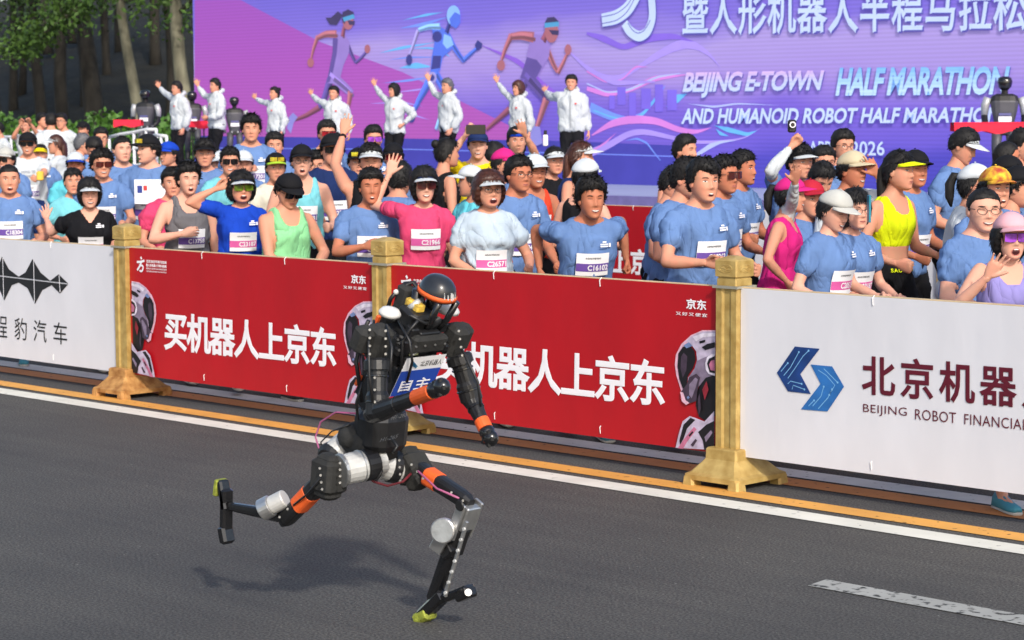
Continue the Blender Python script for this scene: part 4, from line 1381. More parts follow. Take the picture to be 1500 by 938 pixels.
def skeleton(c, i):
    r = np.random.default_rng(100 + i)
    H = at(c['hx'], c['hy'], c['v'])
    zh = H[2] - c['base']
    fem = c['sex'] == 'f'
    s = float(np.clip(zh / 1.60, .90 if fem else .945, 1.06))
    lean = math.radians(c['lean'])
    R = rot_x(-lean)
    hp = zh - s * .656 * math.cos(lean)
    c['s'], c['H'] = s, H
    fwd = math.cos(math.radians(c['yaw'])) * TO_CAM + math.sin(math.radians(c['yaw'])) * IMG_R
    rz = math.atan2(fwd[1], fwd[0]) - math.pi / 2
    hc_loc = np.array([0, 0, hp]) + R @ (s * np.array([0, .03, .656]))
    Rz = rot_z(rz)
    root = H - Rz @ np.array([hc_loc[0], hc_loc[1], 0])
    root[2] = c['base']
    c['root'], c['rz'], c['Rz'] = root, rz, Rz
    tp = lambda x, y, z: np.array([0, 0, hp]) + R @ (s * np.array([x, y, z - .93]))
    c['tp'], c['R'], c['hp'], c['hc_loc'] = tp, R, hp, hc_loc
    sw = .150 if fem else .172
    J = {}
    for k, sx in (('A', 1), ('B', -1)):
        S = tp(sx * sw, -.005, 1.366)
        a = c['arms'][0 if k == 'A' else 1]
        if isinstance(a, str):
            w, hint = SP_LOCAL[a]
            jit = r.normal(size=3) * .025
            W = tp(sx * (w[0] + jit[0]), w[1] + jit[1], w[2] + jit[2])
            hint = np.array([sx * hint[0], hint[1], hint[2]])
            hk = {'run': 'fist', 'swing': 'fist', 'down': 'relaxed', 'chest': 'relaxed', 'hips': 'fist', 'back': 'fist', 'belly': 'relaxed'}[a]
            palm = np.array([-sx, .15, .1])
        else:
            # (x, y, dv[, hand]) : wrist at a surveyed point, dv in front of or behind the body
            Wd = at(a[0], a[1], c['v'] + (a[2] if len(a) > 2 else -.15))
            W = Rz.T @ (Wd - root)
            hk = a[3] if len(a) > 3 else 'open'
            hint = np.array([sx * .8, -.2, -1.0]) if W[2] > S[2] - .1 * s else np.array([sx * .8, -.8, -.5])
            palm = Rz.T @ TO_CAM
        S2 = S
        if W[2] > S[2]:
            S2 = S + np.array([0, 0, .035 * s])
        E, W = ik(S2, W, .285 * s, .255 * s, hint)
        J[k] = dict(S=S2, E=E, W=W, hand=hk, palm=palm, sx=sx)
    # legs
    st = c['stride'] if c['stride'] is not None else (r.uniform(.1, .26) * (1 if r.uniform() < .5 else -1))
    for k, sx in (('R', 1), ('L', -1)):
        Hh = np.array([sx * .088 * s, 0, hp - .01])
        f = st * sx
        A = np.array([sx * .085 * s, (f if f > 0 else 1.35 * f) + .02, .085 * s + (max(0, -f) * .55)])
        K, A = ik(Hh, A, .44 * s, .42 * s, (sx * .1, 1, .1))
        J[k] = dict(H=Hh, K=K, A=A, pitch=max(0, -f) * 1.6)
    c['J'] = J
    return c

def body_volume(c):
    s, tp, R, J = c['s'], c['tp'], c['R'], c['J']
    fem, ft = c['sex'] == 'f', c['fat']
    mb = MB()
    ax, ay = np.array([1., 0, 0]), R @ np.array([0, 1., 0])
    if fem:
        prof = [(.845, .10, .075, 0), (.89, .158, .108, -.005), (.95, .166, .115, -.008), (1.02, .146, .104, 0), (1.09, .130, .096, .002), (1.18, .136, .102, .006), (1.25, .147, .118, .016), (1.30, .148, .112, .012), (1.355, .155, .090, 0), (1.395, .142, .072, -.005), (1.428, .102, .060, -.003), (1.45, .064, .054, 0), (1.47, .050, .050, .006), (1.54, .046, .050, .016)]
    else:
        prof = [(.845, .10, .078, 0), (.89, .152, .106, 0), (.95, .160, .112, 0), (1.02, .154, .110, .004), (1.09, .150, .106, .006), (1.18, .156, .108, .006), (1.25, .168, .114, .008), (1.31, .174, .112, .004), (1.365, .178, .094, -.002), (1.405, .162, .076, -.006), (1.44, .118, .066, -.004), (1.462, .078, .062, 0), (1.48, .058, .058, .006), (1.55, .053, .056, .016)]
    rr = []
    for z, a, b, y in prof:
        k = ft if .9 < z < 1.3 else 1 + (ft - 1) * .4
        rr.append(ring(tp(0, y, z), ax, ay, a * s * k, b * s * (k * 1.06 if k > 1 else k), 18, 2.2))
    mb.loft(rr)
    for k in ('A', 'B'):
        j = J[k]
        q = (.9 if fem else 1.0) * s * (1 + (ft - 1) * .5)
        S, E, W = j['S'], j['E'], j['W']
        n = [S + (E - S) * t for t in (-.08, .15, .45, .8)] + [E] + [E + (W - E) * t for t in (.22, .5, .85, 1.04)]
        mb.tube(n, np.array([.046, .052, .048, .041, .041, .043, .038, .028, .026]) * q, 12)
        mb.ball(S, .049 * q, 12)
    for k in ('R', 'L'):
        j = J[k]
        q = s * (1 + (ft - 1) * .5)
        Hh, K, A = j['H'], j['K'], j['A']
        n = [Hh + (K - Hh) * t for t in (-.04, .2, .5, .85)] + [K] + [K + (A - K) * t for t in (.25, .55, .85, 1.0)]
        mb.tube(n, np.array([.088, .086, .075, .058, .056, .057, .047, .036, .035]) * q, 12)
        f = np.array([0, math.cos(j['pitch']), -math.sin(j['pitch'])])
        mb.tube([A + [0, 0, -.02], A + f * .07 * s + [0, 0, -.03 * s], A + f * .15 * s + [0, 0, -.045 * s]], [.034 * s, .03 * s, .02 * s], 8)
    return mb

def seg_t(Pn, A, B):
    d = B - A
    t = np.clip(((Pn - A) @ d) / (d @ d), 0, 1)
    return t, np.linalg.norm(Pn - (A + t[:, None] * d), axis=1)

def garment_fields(c, V):
    s, R, J = c['s'], c['R'], c['J']
    q = (V - np.array([0, 0, c['hp']])) @ R / s + np.array([0, 0, .93])
    arm_t = np.full(len(V), -1.0); arm_d = np.full(len(V), 9.); arm_s = np.zeros(len(V), int)
    for k in ('A', 'B'):
        j = J[k]
        t1, d1 = seg_t(V, j['S'], j['E'])
        t2, d2 = seg_t(V, j['E'], j['W'])
        t = np.where(d1 <= d2, t1, 1 + t2)
        d = np.minimum(d1, d2)
        # beyond the shoulder, or hugging the limb
        lim = np.interp(t, [0, .3, 1, 2], [.060, .058, .050, .042]) * s * (1 + (c['fat'] - 1) * .5) * 1.18
        mine = (d < lim) & (d < arm_d)
        # points inside the chest outline stay torso
        tor = (np.abs(q[:, 0]) < .145) & (t < .25)
        mine &= ~tor
        arm_t = np.where(mine, t, arm_t); arm_d = np.where(mine, d, arm_d); arm_s = np.where(mine, 1 if k == 'A' else 2, arm_s)
    c['arm_s'] = arm_s
    leg_t = np.full(len(V), -1.0); leg_d = np.full(len(V), 9.)
    for k in ('R', 'L'):
        j = J[k]
        t1, d1 = seg_t(V, j['H'], j['K'])
        t2, d2 = seg_t(V, j['K'], j['A'])
        t = np.where(d1 <= d2, t1, 1 + t2)
        d = np.minimum(d1, d2)
        mine = (d < leg_d) & (V[:, 2] < c['hp'] + .02) & (arm_t < 0)
        leg_t = np.where(mine, t, leg_t); leg_d = np.where(mine, d, leg_d)
    return q, arm_t, leg_t

def top_sd(kind, q, arm_t, leg_t, s):
    """signed distance (m) to the edge of an upper garment, positive where there is cloth"""
    ax, y, z = np.abs(q[:, 0]), q[:, 1], q[:, 2]
    front = y > .0
    hem = {'bra': 1.135, 'jacket': .80, 'crop': 1.1}.get(kind, .86)
    sd = z - hem
    if kind in ('tank', 'bra', 'singlet'):
        neck = np.where(front, 1.335 + (ax / .085) ** 4 * .10, 1.375 + (ax / .095) ** 4 * .06) - z
        neck = np.where(ax > .12, .3, neck)
        hole = np.interp(z, [1.15, 1.22, 1.30, 1.40, 1.47], [.30, .17, .142, .128, .122]) - ax
        sd = np.minimum(sd, np.minimum(neck, hole))
        sd = np.where(arm_t > .10, -.05, sd)
    else:
        if kind == 'vneck':
            neck = np.where(front, 1.335 + ax * 1.35, 1.445) - z
        elif kind == 'jacket':
            neck = 1.50 - z
        else:
            neck = np.where(front, 1.425 + ax * .25, 1.452) - z
        sd = np.minimum(sd, neck)
        sl = {'jacket': 1.93, 'long': 1.9}.get(kind, .66)
        sd = np.where(arm_t >= 0, (sl - arm_t) * .27, sd)
    if kind == 'jacket':
        sd = np.where(leg_t > 0, np.minimum(sd, (.22 - leg_t) * .42), sd)
    else:
        sd = np.where(leg_t > 0, np.minimum(sd, (.14 - leg_t) * .42), sd)
    return sd * s
def bottom_sd(kind, q, arm_t, leg_t, s):
    hem = {'shorts': .62, 'tights': .85, 'trousers': 1.93, 'leggings': 1.9, 'short': .45}[kind]
    sd = np.minimum(1.03 - q[:, 2], 1.0)
    sd = np.where(leg_t >= 0, np.minimum(sd, (hem - leg_t) * .42), sd)
    return np.where(arm_t >= 0, -.05, sd) * s
CL = dict(rainbow=(214, 90, 70), ink=(96, 100, 130), blue=(106, 138, 190), black=(24, 24, 28), white=(210, 216, 220), cyan=(104, 206, 222), grey=(116, 114, 118), royal=(24, 70, 190), mint=(146, 220, 158), pink=(226, 74, 118), paleblue=(192, 208, 222),
          navy=(30, 48, 96), orange=(226, 72, 46), yellow=(240, 214, 24), magenta=(216, 40, 130), neon=(226, 240, 20), aqua=(126, 206, 216), lav=(150, 142, 206), purple=(112, 82, 170), jacket=(204, 210, 214), red=(190, 40, 60), teal=(40, 110, 130), lime=(180, 220, 60), beige=(206, 192, 160), lgrey=(196, 196, 190), cream=(232, 226, 206), ppink=(232, 176, 186))
def cl(n):
    return cloth(n, CL[n])
def hatm(n):
    return mat('hat_' + n, [x * .86 for x in srgb(*CL[n])], .8, var=0.06 if n != 'rainbow' else .3, scale=9.0 if n != 'rainbow' else 26.0, spec=0.2, bump=.15, bscale=90, bdist=.004,
               col2=srgb(236, 200, 60) if n == 'rainbow' else None)
BIBC = {'purple': mat('bib_purple', srgb(104, 74, 158), 0.6), 'pink': mat('bib_pink', srgb(214, 92, 160), 0.6)}
BIBW = mat('bib_white', srgb(238, 238, 240), 0.65, var=0.03, bump=0.2, bscale=14, bdist=0.01)
SHOEM = [mat('shoe_white', (0.6, 0.6, 0.6), 0.6), mat('shoe_teal', srgb(70, 150, 170), 0.6), mat('shoe_red', srgb(200, 70, 70), 0.6), mat('shoe_dark', (0.03, 0.03, 0.035), 0.6), mat('shoe_orange', srgb(240, 130, 60), 0.6)]
SOLE = mat('shoe_sole', (0.55, 0.54, 0.5), 0.7)
def shoe_mesh():
    up, so = MB(), MB()
    L = [(-.07, .026, .045, -.02), (-.06, .034, .075, -.01), (-.02, .036, .085, 0), (.04, .038, .070, 0), (.10, .044, .045, 0), (.16, .042, .034, 0), (.195, .026, .022, 0)]
    up.loft([[(a * math.cos(t), y, -.062 + h * max(0, math.sin(t)) + .002 * math.sin(t)) for t in np.arange(10) * 2 * math.pi / 10] for y, a, h, _ in L])
    so.loft([[(1.08 * a * math.cos(t), y, -.072 + .012 * math.sin(t)) for t in np.arange(10) * 2 * math.pi / 10] for y, a, h, _ in L])
    return up, so
SHOES = {}

def assemble(c, i):
    s, tp, R, J, Rz = c['s'], c['tp'], c['R'], c['J'], c['Rz']
    r = np.random.default_rng(500 + i)
    fine = c['lod'] == 0
    V, Q = REMESH[('body', i)]
    V = smooth_mesh(V, Q, 2)
    N = qnorm(V, Q)
    q, arm_t, leg_t = garment_fields(c, V)
    root = empty('person', c['root'], c['rz'])
    tag(root, c['label'], 'person', c['group'])
    cov = []
    # ---- clothes
    def shell(name, sd, thick, loose, m, seed):
        rr = np.random.default_rng(seed)
        fold = np.zeros(len(V))
        wq = q * np.array([1.0, 1.0, .6]) + .03 * np.stack([_snoise(q, seed + k, 9, 3) for k in range(3)], 1)
        for _ in range(5):
            d = rr.normal(size=3); d[1] *= .5
            d /= np.linalg.norm(d)
            fold += (1 - np.abs(np.sin(wq @ d * rr.uniform(16, 34) + rr.uniform(0, 6.3)))) ** 2 / 5
        ed = .020 if tk in ('tank', 'bra', 'singlet') and name not in ('shorts', 'tights') else .012
        off = np.clip(sd / ed, -1, 1) * thick
        top_ = np.where(q[:, 2] > 1.36, .35, 1.0)
        off = np.where(sd > 0, off + loose * top_ * np.clip(sd / .04, 0, 1) * (.15 + 2.8 * fold), np.minimum(off, -.004))
        VV = V + N * off[:, None]
        keep = sd[Q].max(1) > -.045
        Qk = Q[keep]
        ids = np.unique(Qk)
        mp = np.full(len(V), -1); mp[ids] = np.arange(len(ids))
        o = mk(name, VV[ids], mp[Qk], m, root)
        return o, VV, Qk
    tk, tcol = c['top']
    bk, bcol = c['bottom']
    sdb = bottom_sd(bk, q, arm_t, leg_t, s)
    boto, VBt, QBt = shell({'shorts': 'shorts', 'tights': 'tights', 'trousers': 'trousers', 'leggings': 'leggings', 'short': 'shorts'}[bk], sdb, .008, {'shorts': .016, 'short': .012, 'trousers': .014}.get(bk, .002), cl(bcol), i * 7 + 1)
    sdt = top_sd(tk, q, arm_t, leg_t, s)
    lo = {'tee': .017, 'vneck': .014, 'tank': .013, 'singlet': .006, 'bra': .001, 'jacket': .026, 'long': .010}[tk]
    topo, VT, QT = shell({'tee': 'shirt', 'vneck': 'shirt', 'tank': 'tank_top', 'singlet': 'singlet', 'bra': 'crop_top', 'jacket': 'jacket', 'long': 'shirt'}[tk], sdt, .012 if tk != 'bra' else .006, lo, cl(tcol), i * 7 + 2)
    for nm_, side, t0, t1, wc in c['wear']:
        sda = np.where(c['arm_s'] == side, np.minimum((t1 - arm_t), (arm_t - t0)) * .26, -.06)
        shell(nm_, sda, .007, .002, cl(wc), i * 7 + 3)
    # ---- body: torso and limbs, head and hands in one mesh
    inside = ((sdt > .05) | (sdb > .05))
    VB = V - N * np.where(inside, .004, 0)[:, None]
    Vs, Fs, Ms = [VB], [tuple(f) for f in Q.tolist()], [0] * len(Q)
    n0 = len(VB)
    hs = s ** .5 * (0.97 if c['sex'] == 'f' else 1.0)
    fy = c['face'] if c['face'] is not None else (c['yaw'] * .5 if abs(c['yaw']) < 60 else c['yaw'])
    # image yaw of the face, relative to the body
    Rh = rot_z(math.radians(fy - c['yaw'])) @ rot_x(math.radians(-c['pitch'])) @ rot_y(math.radians(c['roll']))
    hcen = c['hc_loc']
    hw = np.array([r.uniform(.95, 1.06) * (1.05 if c['fat'] > 1.05 else 1), 1, r.uniform(.97, 1.03)]) * hs
    jaw = r.uniform(-.09, .07) - (.03 if c['sex'] == 'f' else 0)
    def hx(X):
        X = np.array(X, float)
        k = 1 - jaw * np.clip(X[..., 2:3] / .118, -1, .3) * -1
        X[..., 0:1] = X[..., 0:1] * k
        return hcen + (X * hw) @ Rh.T
    def addp(X, F, mi):
        nonlocal n0
        Vs.append(X)
        for f in F:
            Fs.append(tuple(int(k) + n0 for k in f)); Ms.append(mi)
        n0 += len(X)
    addp(hx(HEADV), HEADF, 0)
    for X, F in EARS:
        addp(hx(X), F, 0)
    if c['mouth'] == 'closed' and c['group'] == 'runners behind the near fence':
        c['mouth'] = r.choice(['closed', 'closed', 'smile', 'smile', 'small'])
    dark = c['glasses'] not in (None, 'clear')
    for X, F, mi in face_parts(c['mouth'], c['squint'] or c['mouth'] == 'smile', dark, .8 if c['sex'] == 'f' else 1.0):
        addp(hx(X), F, mi)
    for k in ('A', 'B'):
        j = J[k]
        HV, HQ = REMESH[('hand', j['hand'], 'fine' if fine else 'coarse')]
        z = j['W'] - j['E']; z = z / np.linalg.norm(z)
        if j['hand'] == 'open' and z[2] > 0:
            z = z + np.array([0, 0, .35]); z /= np.linalg.norm(z)
        y = j['palm'] - z * (j['palm'] @ z)
        y = y / (np.linalg.norm(y) + 1e-9)
        x = np.cross(y, z)
        # thumb towards the head side: mirror for one hand
        want = np.array([-j['sx'], 0, .3]) if j['hand'] == 'open' else np.array([-.2 * j['sx'], .4, .8])
        mir = 1.0 if x @ want > 0 else -1.0
        X = HV * np.array([mir, 1, 1]) * s * .97
        addp(j['W'] + X[:, :1] * x + X[:, 1:2] * y + X[:, 2:] * z, HQ if mir > 0 else HQ[:, ::-1], 0)
    mk('body', np.vstack(Vs), Fs, [SKINS[c['skin']], LIP, INK, EYEW, MOUTH, TEETH], root, True, Ms)
    # ---- hair and headgear
    hat = c['hat']
    cover = None
    if hat and hat[0] in ('cap', 'hatback'):
        cover = lambda y: cap_line(y) - .010
    if c['hair']:
        HVV, HF = hair_shell(c['hair'], i * 3 + 1, cover)
        mb = MB().add(hx(HVV), HF)
        # loose locks that break up the outline
        rb_ = np.random.default_rng(900 + i)
        Q4 = [f for f in HF if len(f) == 4]
        Qa = np.array(Q4)
        ce, nn = HVV[Qa].mean(1), HEADN[Qa].mean(1)
        lift = (HVV[Qa] - HEADV[Qa]).mean(1)
        ok = (lift * nn).sum(1) > .004
        if ok.any():
            ce, nn = ce[ok], nn[ok]
            k_ = rb_.integers(0, len(ce), (800 if c['hair'] == 'bob' else 700) if c['lod'] < 2 else 260)
            p_, n_ = ce[k_] + rb_.normal(size=(len(k_), 3)) * .004, nn[k_]
            if c['hair'] in ('bob', 'tied'):
                fl = np.array([0, -.35, -1.0]) + rb_.normal(size=(len(k_), 3)) * .25
                L_, up_ = .040, .20
            else:
                fl = p_ * np.array([1, 1.1, 0]) + np.array([.02, .03, -.02]) + rb_.normal(size=(len(k_), 3)) * .03
                L_, up_ = {'buzz': (.011, .3), 'spiky': (.026, .62), 'balding': (.020, .3)}.get(c['hair'], (.022, .48))
            fl = fl - n_ * (fl * n_).sum(1)[:, None]
            fl /= np.linalg.norm(fl, axis=1)[:, None] + 1e-9
            d_ = fl + n_ * up_ * rb_.uniform(.4, 1.5, (len(k_), 1))
            sd_ = np.cross(d_, n_); sd_ /= np.linalg.norm(sd_, axis=1)[:, None] + 1e-9
            L_ = L_ * rb_.uniform(.5, 1.2, (len(k_), 1))
            b_ = p_ - n_ * .004
            BV = np.stack([b_ - sd_ * .005, b_ + sd_ * .005, b_ + d_ * L_ * .6 + sd_ * .0028, b_ + d_ * L_, b_ + d_ * L_ * .6 - sd_ * .0028], 1).reshape(-1, 3)
            mb.add(hx(BV), np.arange(len(k_) * 5).reshape(-1, 5))
        if c['tail'] == 'pony':
            mb.tube([hx(p) for p in np.array([[(0, -.085, .05), (0, -.125, .055), (.01, -.15, .0), (.015, -.15, -.08), (.01, -.14, -.14)]])[0]], [.018, .026, .03, .026, .006], 9, flat=.8)
        elif c['tail'] == 'long':
            mb.tube([hx(p) for p in np.array([(0, -.06, .06), (0, -.10, .0), (0, -.105, -.08), (.0, -.105, -.17), (0, -.10, -.25)])], [.05, .06, .062, .055, .03], 12, flat=.55, up=(1, 0, 0))
        elif c['tail'] == 'bun':
            mb.ball(hx((0, -.10, .075)), .036, 12)
        mb.build('hair', HAIRM[c['hc']], root, True)
    if hat:
        hk, colr = hat[0], hat[1]
        bc = hat[2] if len(hat) > 2 else colr
        hb = None
        if hk == 'cap':
            X, F = cap_shell()
            hb = mk('cap', hx(X), F, hatm(colr), root)
            mk('button', hx(np.vstack(MB().ball((0, 0, .139), (.007, .007, .004), 8).V)), MB().ball((0, 0, .139), .007, 8).F, hatm(colr), hb)
            X, F = brim(z0=.050, droop=.014)
            mk('brim', hx(X), F, hatm(bc), hb)
        elif hk == 'visor':
            b = band()
            hb = mk('visor', hx(np.vstack(b.V)), b.F, hatm(colr), root)
            X, F = brim(L=.080, droop=.014, z0=.048, r0=(.090, .104))
            mk('brim', hx(X), F, hatm(bc), hb)
        elif hk == 'headband':
            b = band(.040, .070, .012, .06)
            hb = mk('headband', hx(np.vstack(b.V)), b.F, hatm(colr), root)
        elif hk == 'hood':
            X, F = hair_shell('bob', 3)
            X = X * 1.06
            hb = mk('sun_hood', hx(X), F, hatm(colr), root)
        if len(hat) > 3 and hb is not None:      # sunglasses pushed up on the headgear
            X = []
            for s_ in (-1, 1):
                xs = np.linspace(.004, .06, 6)
                ya = lambda z: np.sqrt(np.maximum(1e-5, 1 - (xs / .105) ** 2)) * .110 + .004
                V2 = np.vstack([np.stack([s_ * xs, ya(0), np.full(6, zz) + .1 * .1], 1) for zz in (.082, .048)])
                mk('raised_sunglasses', hx(V2), [(k, k + 1, k + 7, k + 6) for k in range(5)], mat('lens_fire', srgb(226, 120, 30), 0.12, var=0.7, scale=24, col2=srgb(220, 214, 60), spec=.8), hb)
    if c['glasses']:
        parts = GLASS.setdefault(c['glasses'], glasses_parts(c['glasses']))
        g = None
        for nm, X, F, m in parts[::-1]:
            o = mk('eyeglasses' if g is None else nm, hx(X), F, m, root if g is None else g)
            g = g or o
    # ---- shoes
    if not SHOES:
        up, so = shoe_mesh()
        SHOES['sole'] = so.build('sole', SOLE, None, True)
        for k, m in enumerate(SHOEM):
            SHOES[k] = up.build('shoe', m, None, True)
        for o in list(SHOES.values()):
            SHOES[[kk for kk, vv in SHOES.items() if vv is o][0]] = o.data
            bpy.data.objects.remove(o)
    sk = int(r.integers(0, 4)) if c['bottom'][0] != 'trousers' else 3
    if c['v'] < .7:
        sk = 1
    for k in ('R', 'L'):
        j = J[k]
        M = Matrix.Translation(j['A'].tolist()) @ Matrix.Rotation(-j['pitch'], 4, 'X') @ Matrix.Scale(s * 1.0, 4)
        o = inst('shoe', SHOES[sk], M, root)
        inst('sole', SHOES['sole'], Matrix.Identity(4), o)
    # ---- things printed on or pinned to the front of the shirt: follow the cloth
    def front_fit(x0, x1, z0, z1, VT=VT, QT=QT):
        ids = np.unique(QT)
        qq = (VT[ids] - np.array([0, 0, c['hp']])) @ R / s + np.array([0, 0, .93])
        a_ = arm_t[ids]
        sel = (qq[:, 1] > 0) & (qq[:, 0] > x0 - .03) & (qq[:, 0] < x1 + .03) & (qq[:, 2] > z0 - .02) & (qq[:, 2] < z1 + .02) & (a_ < 0)
        if sel.sum() < 9:
            return None
        X = qq[sel]
        A = np.stack([np.ones(len(X)), X[:, 0], X[:, 2], X[:, 0] ** 2, X[:, 2] ** 2, X[:, 0] * X[:, 2]], 1)
        k, *_ = np.linalg.lstsq(A, X[:, 1], rcond=None)
        up = (X[:, 1] - A @ k).max()
        return lambda x, z: k[0] + k[1] * x + k[2] * z + k[3] * x * x + k[4] * z * z + k[5] * x * z + min(up, .02) + .003
    def lay(fn, x, z, off):
        x, z = np.asarray(x, float), np.asarray(z, float)
        y = fn(x, z) + off
        return np.array([0, 0, c['hp']]) + (s * np.stack([x, y, z - .93], 1)) @ R.T
    def grid(fn, x0, x1, z0, z1, off, nx=9, nz=6):
        xs, zs = np.meshgrid(np.linspace(x0, x1, nx), np.linspace(z0, z1, nz))
        F = [(a * nx + b, a * nx + b + 1, (a + 1) * nx + b + 1, (a + 1) * nx + b) for a in range(nz - 1) for b in range(nx - 1)]
        return lay(fn, xs.ravel(), zs.ravel(), off), F
    if c['bib']:
        z, bx = c['bibz'], c['bibx']
        fn = front_fit(bx - .105, bx + .105, z - .075, z + .075)
        if fn:
            X, F = grid(fn, bx - .105, bx + .105, z - .075, z + .075, .001)
            bo = mk('race_bib', X, F, BIBW, root)
            X, F = grid(fn, bx - .1045, bx + .1045, z - .045, z + .008, .0028)
            mk('colour_strip', X, F, BIBC[c['bibc']], bo)
            uv, F, sz = TEXT[c['bib']]
            w = .135
            mk('race_number', lay(fn, bx - (-.052 + uv[:, 0] * w) - .018, z - .038 + uv[:, 1] * .038, .0046), F, PRINT_W, bo, False)
            uv, F, sz = TEXT['tiny1']
            mk('event_name', lay(fn, bx - (-.05 + uv[:, 0] * .1), z + .038 + uv[:, 1] * .012, .0034), F, PRINT_K, bo, False)
    if c['logo'] and tk in ('tee', 'vneck') and (tcol in ('blue', 'black', 'navy', 'royal')):
        fn = front_fit(-.12, -.03, 1.27, 1.37)
        if fn:
            mb = MB()
            for a, b, z0, z1 in ((-.095, -.045, 1.312, 1.320), (-.095, -.045, 1.325, 1.332), (-.114, -.100, 1.311, 1.333), (-.085, -.060, 1.337, 1.346)):
                X, F = grid(fn, a, b, z0, z1, .0035, 3, 2)
                mb.add(X, F)
            mb.build('shirt_logo', PRINT_W, root)
    for key, z0, z1, hw_, where, pc in (c['print_'] or ()):
        fn = front_fit(-hw_, hw_, z0, z1, *((VBt, QBt) if where == 'bottom' else (VT, QT)))
        if fn:
            uv, F, sz = TEXT[key]
            mk('lettering', lay(fn, hw_ - uv[:, 0] * 2 * hw_, z0 + uv[:, 1] * (z1 - z0), .004), F, cl(pc), root, False)
    if tk == 'jacket':
        fn = front_fit(-.12, -.03, 1.22, 1.32)
        if fn:
            X, F = grid(fn, -.095, -.065, 1.262, 1.285, .006, 3, 2)
            mk('badge', X, F, mat('badge_red', srgb(206, 40, 36), .5), root)
        hd = MB()
        hd.tube([tp(.085 * math.cos(a) * 1.05, -.02 + .082 * math.sin(a), 1.475 + .035 * (-math.sin(a))) for a in np.linspace(-.35, math.pi + .35, 14) + math.pi], [.024] + [.034] * 3 + [.042] * 6 + [.034] * 3 + [.024], 9)
        hd.build('hood', cl('jacket'), root, True)
        zp = MB()
        fz = front_fit(-.02, .02, .95, 1.38)
        if fz:
            X, F = grid(fz, -.004, .004, .9, 1.4, .004, 2, 8)
            mk('zip', X, F, mat('zip_grey', (.25, .25, .26), .4), root)
    return root

# ================================================================== the running robot
VR = -3.44
def RP(x, y, dv=0.0):
    return at(x, y, VR + dv)
K_BLK = mat('robot_black', (0.012, 0.012, 0.013), 0.42, var=0.25, scale=20, bump=0.12, bscale=50, bdist=0.004)
K_CLOTH = mat('robot_black_fabric', (0.020, 0.020, 0.019), 0.85, var=0.25, scale=14, bump=0.6, bscale=26, bdist=0.012)
K_GLOSS = mat('robot_gloss', (0.009, 0.009, 0.010), 0.22, var=0.2, coat=.5)
K_DOME = mat('robot_dome', (0.020, 0.022, 0.026), 0.30, var=0.3, coat=.25)
K_SIL = mat('robot_aluminium', (0.56, 0.56, 0.55), 0.34, 0.85, var=0.12, scale=24, bump=.1, bscale=50)
K_PALE = mat('robot_pale_motor', (0.55, 0.55, 0.53), 0.5, .2, var=.1, scale=20)
K_OR = mat('robot_orange_tape', (0.80, 0.12, 0.02), 0.6, var=0.08, bump=.15, bscale=40)
K_WHT = mat('robot_white_cap', (0.62, 0.62, 0.60), 0.45, var=.06)
K_GRN = mat('robot_green_pad', srgb(140, 148, 52), 0.7, var=.4, scale=30, bump=.6, bscale=60)
K_PINK = mat('cable_pink', srgb(170, 90, 130), .5)
rb = empty('running_robot', (RP(560, 880)[0], VR, 0))
tag(rb, 'black humanoid robot with orange bands sprinting on the asphalt', 'robot')
RB0 = np.array(rb.location)
YA = np.array([0, 1., 0])
def rbuild(mb, name, m, parent=None, smooth=False):
    V = np.vstack(mb.V) - RB0
    return mk(name, V, mb.F, m, parent or rb, smooth)
def sub(p):   # sub-parts keep the robot's own frame
    return p
def px(w):    # picture widths measured on the robot, to metres
    return w / 365.0

GIRTH = .88
def bulge(mb, p0, p1, prof, up=(0, 1, 0), n=14, flat=1.0, ex=2.0):
    """turned shape from p0 to p1; prof = [(t, radius_px)]"""
    p0, p1 = np.array(p0), np.array(p1)
    t = p1 - p0
    u = np.array(up, float); tn = t / np.linalg.norm(t)
    u -= tn * (u @ tn); u /= np.linalg.norm(u)
    w = np.cross(u, tn)
    mb.loft([ring(p0 + t * a, w, u, px(r) * GIRTH, px(r) * flat * GIRTH, n, ex) for a, r in prof])
    return mb

# ---- torso
DZ = 0.20
tor = MB()
tc = RP(600, 500)
AX = np.array([1., 0, 0])
fw = np.array([math.cos(-.30), 0, math.sin(-.30)]); upv = np.array([math.sin(.30), 0, math.cos(.30)])   # leaning forwards
TB = [fw, YA, upv]
pel = RP(543, 640)
che = RP(604, 492)
spine = (che - pel) / np.linalg.norm(che - pel)
fwv = np.cross(YA, spine); fwv /= np.linalg.norm(fwv)
TB = [fwv, YA, spine]
def T(f, y, h):    # torso frame, metres: forward, sideways, up from the pelvis
    return pel + fwv * f + YA * y + spine * h
LT = np.linalg.norm(che - pel)
tor.obox(T(-.005, 0, LT * .90), TB, [.068, .115, .075], .02)
tor.obox(T(-.03, 0, LT * .55), TB, [.055, .082, .15], .02)
tor.obox(T(.015, 0, LT * .62), TB, [.055, .07, .12], .015)
tor.obox(T(.066, 0, LT * .97), TB, [.016, .13, .016], .006)
tor.obox(T(.064, 0, LT * .80), TB, [.014, .10, .010], .004)
for y_, h_, f_ in ((-.06, .88, .066), (.05, .87, .066), (0, 1.03, .05), (-.09, 1.0, .03), (.08, 1.02, .03), (.0, .92, .07), (-.04, 1.08, .0), (.04, 1.1, .01)):
    tor.obox(T(f_, y_, LT * h_), TB, [.014, .026, .022], .005)
torso = rbuild(tor, 'torso', K_BLK)
bp_ = MB()
bp_.obox(T(-.092, 0, LT * .86), TB, [.034, .085, .11], .02)
bp_.obox(T(-.082, .0, LT * .50), TB, [.028, .07, .10], .015)
rbuild(bp_, 'back_pack', K_CLOTH)
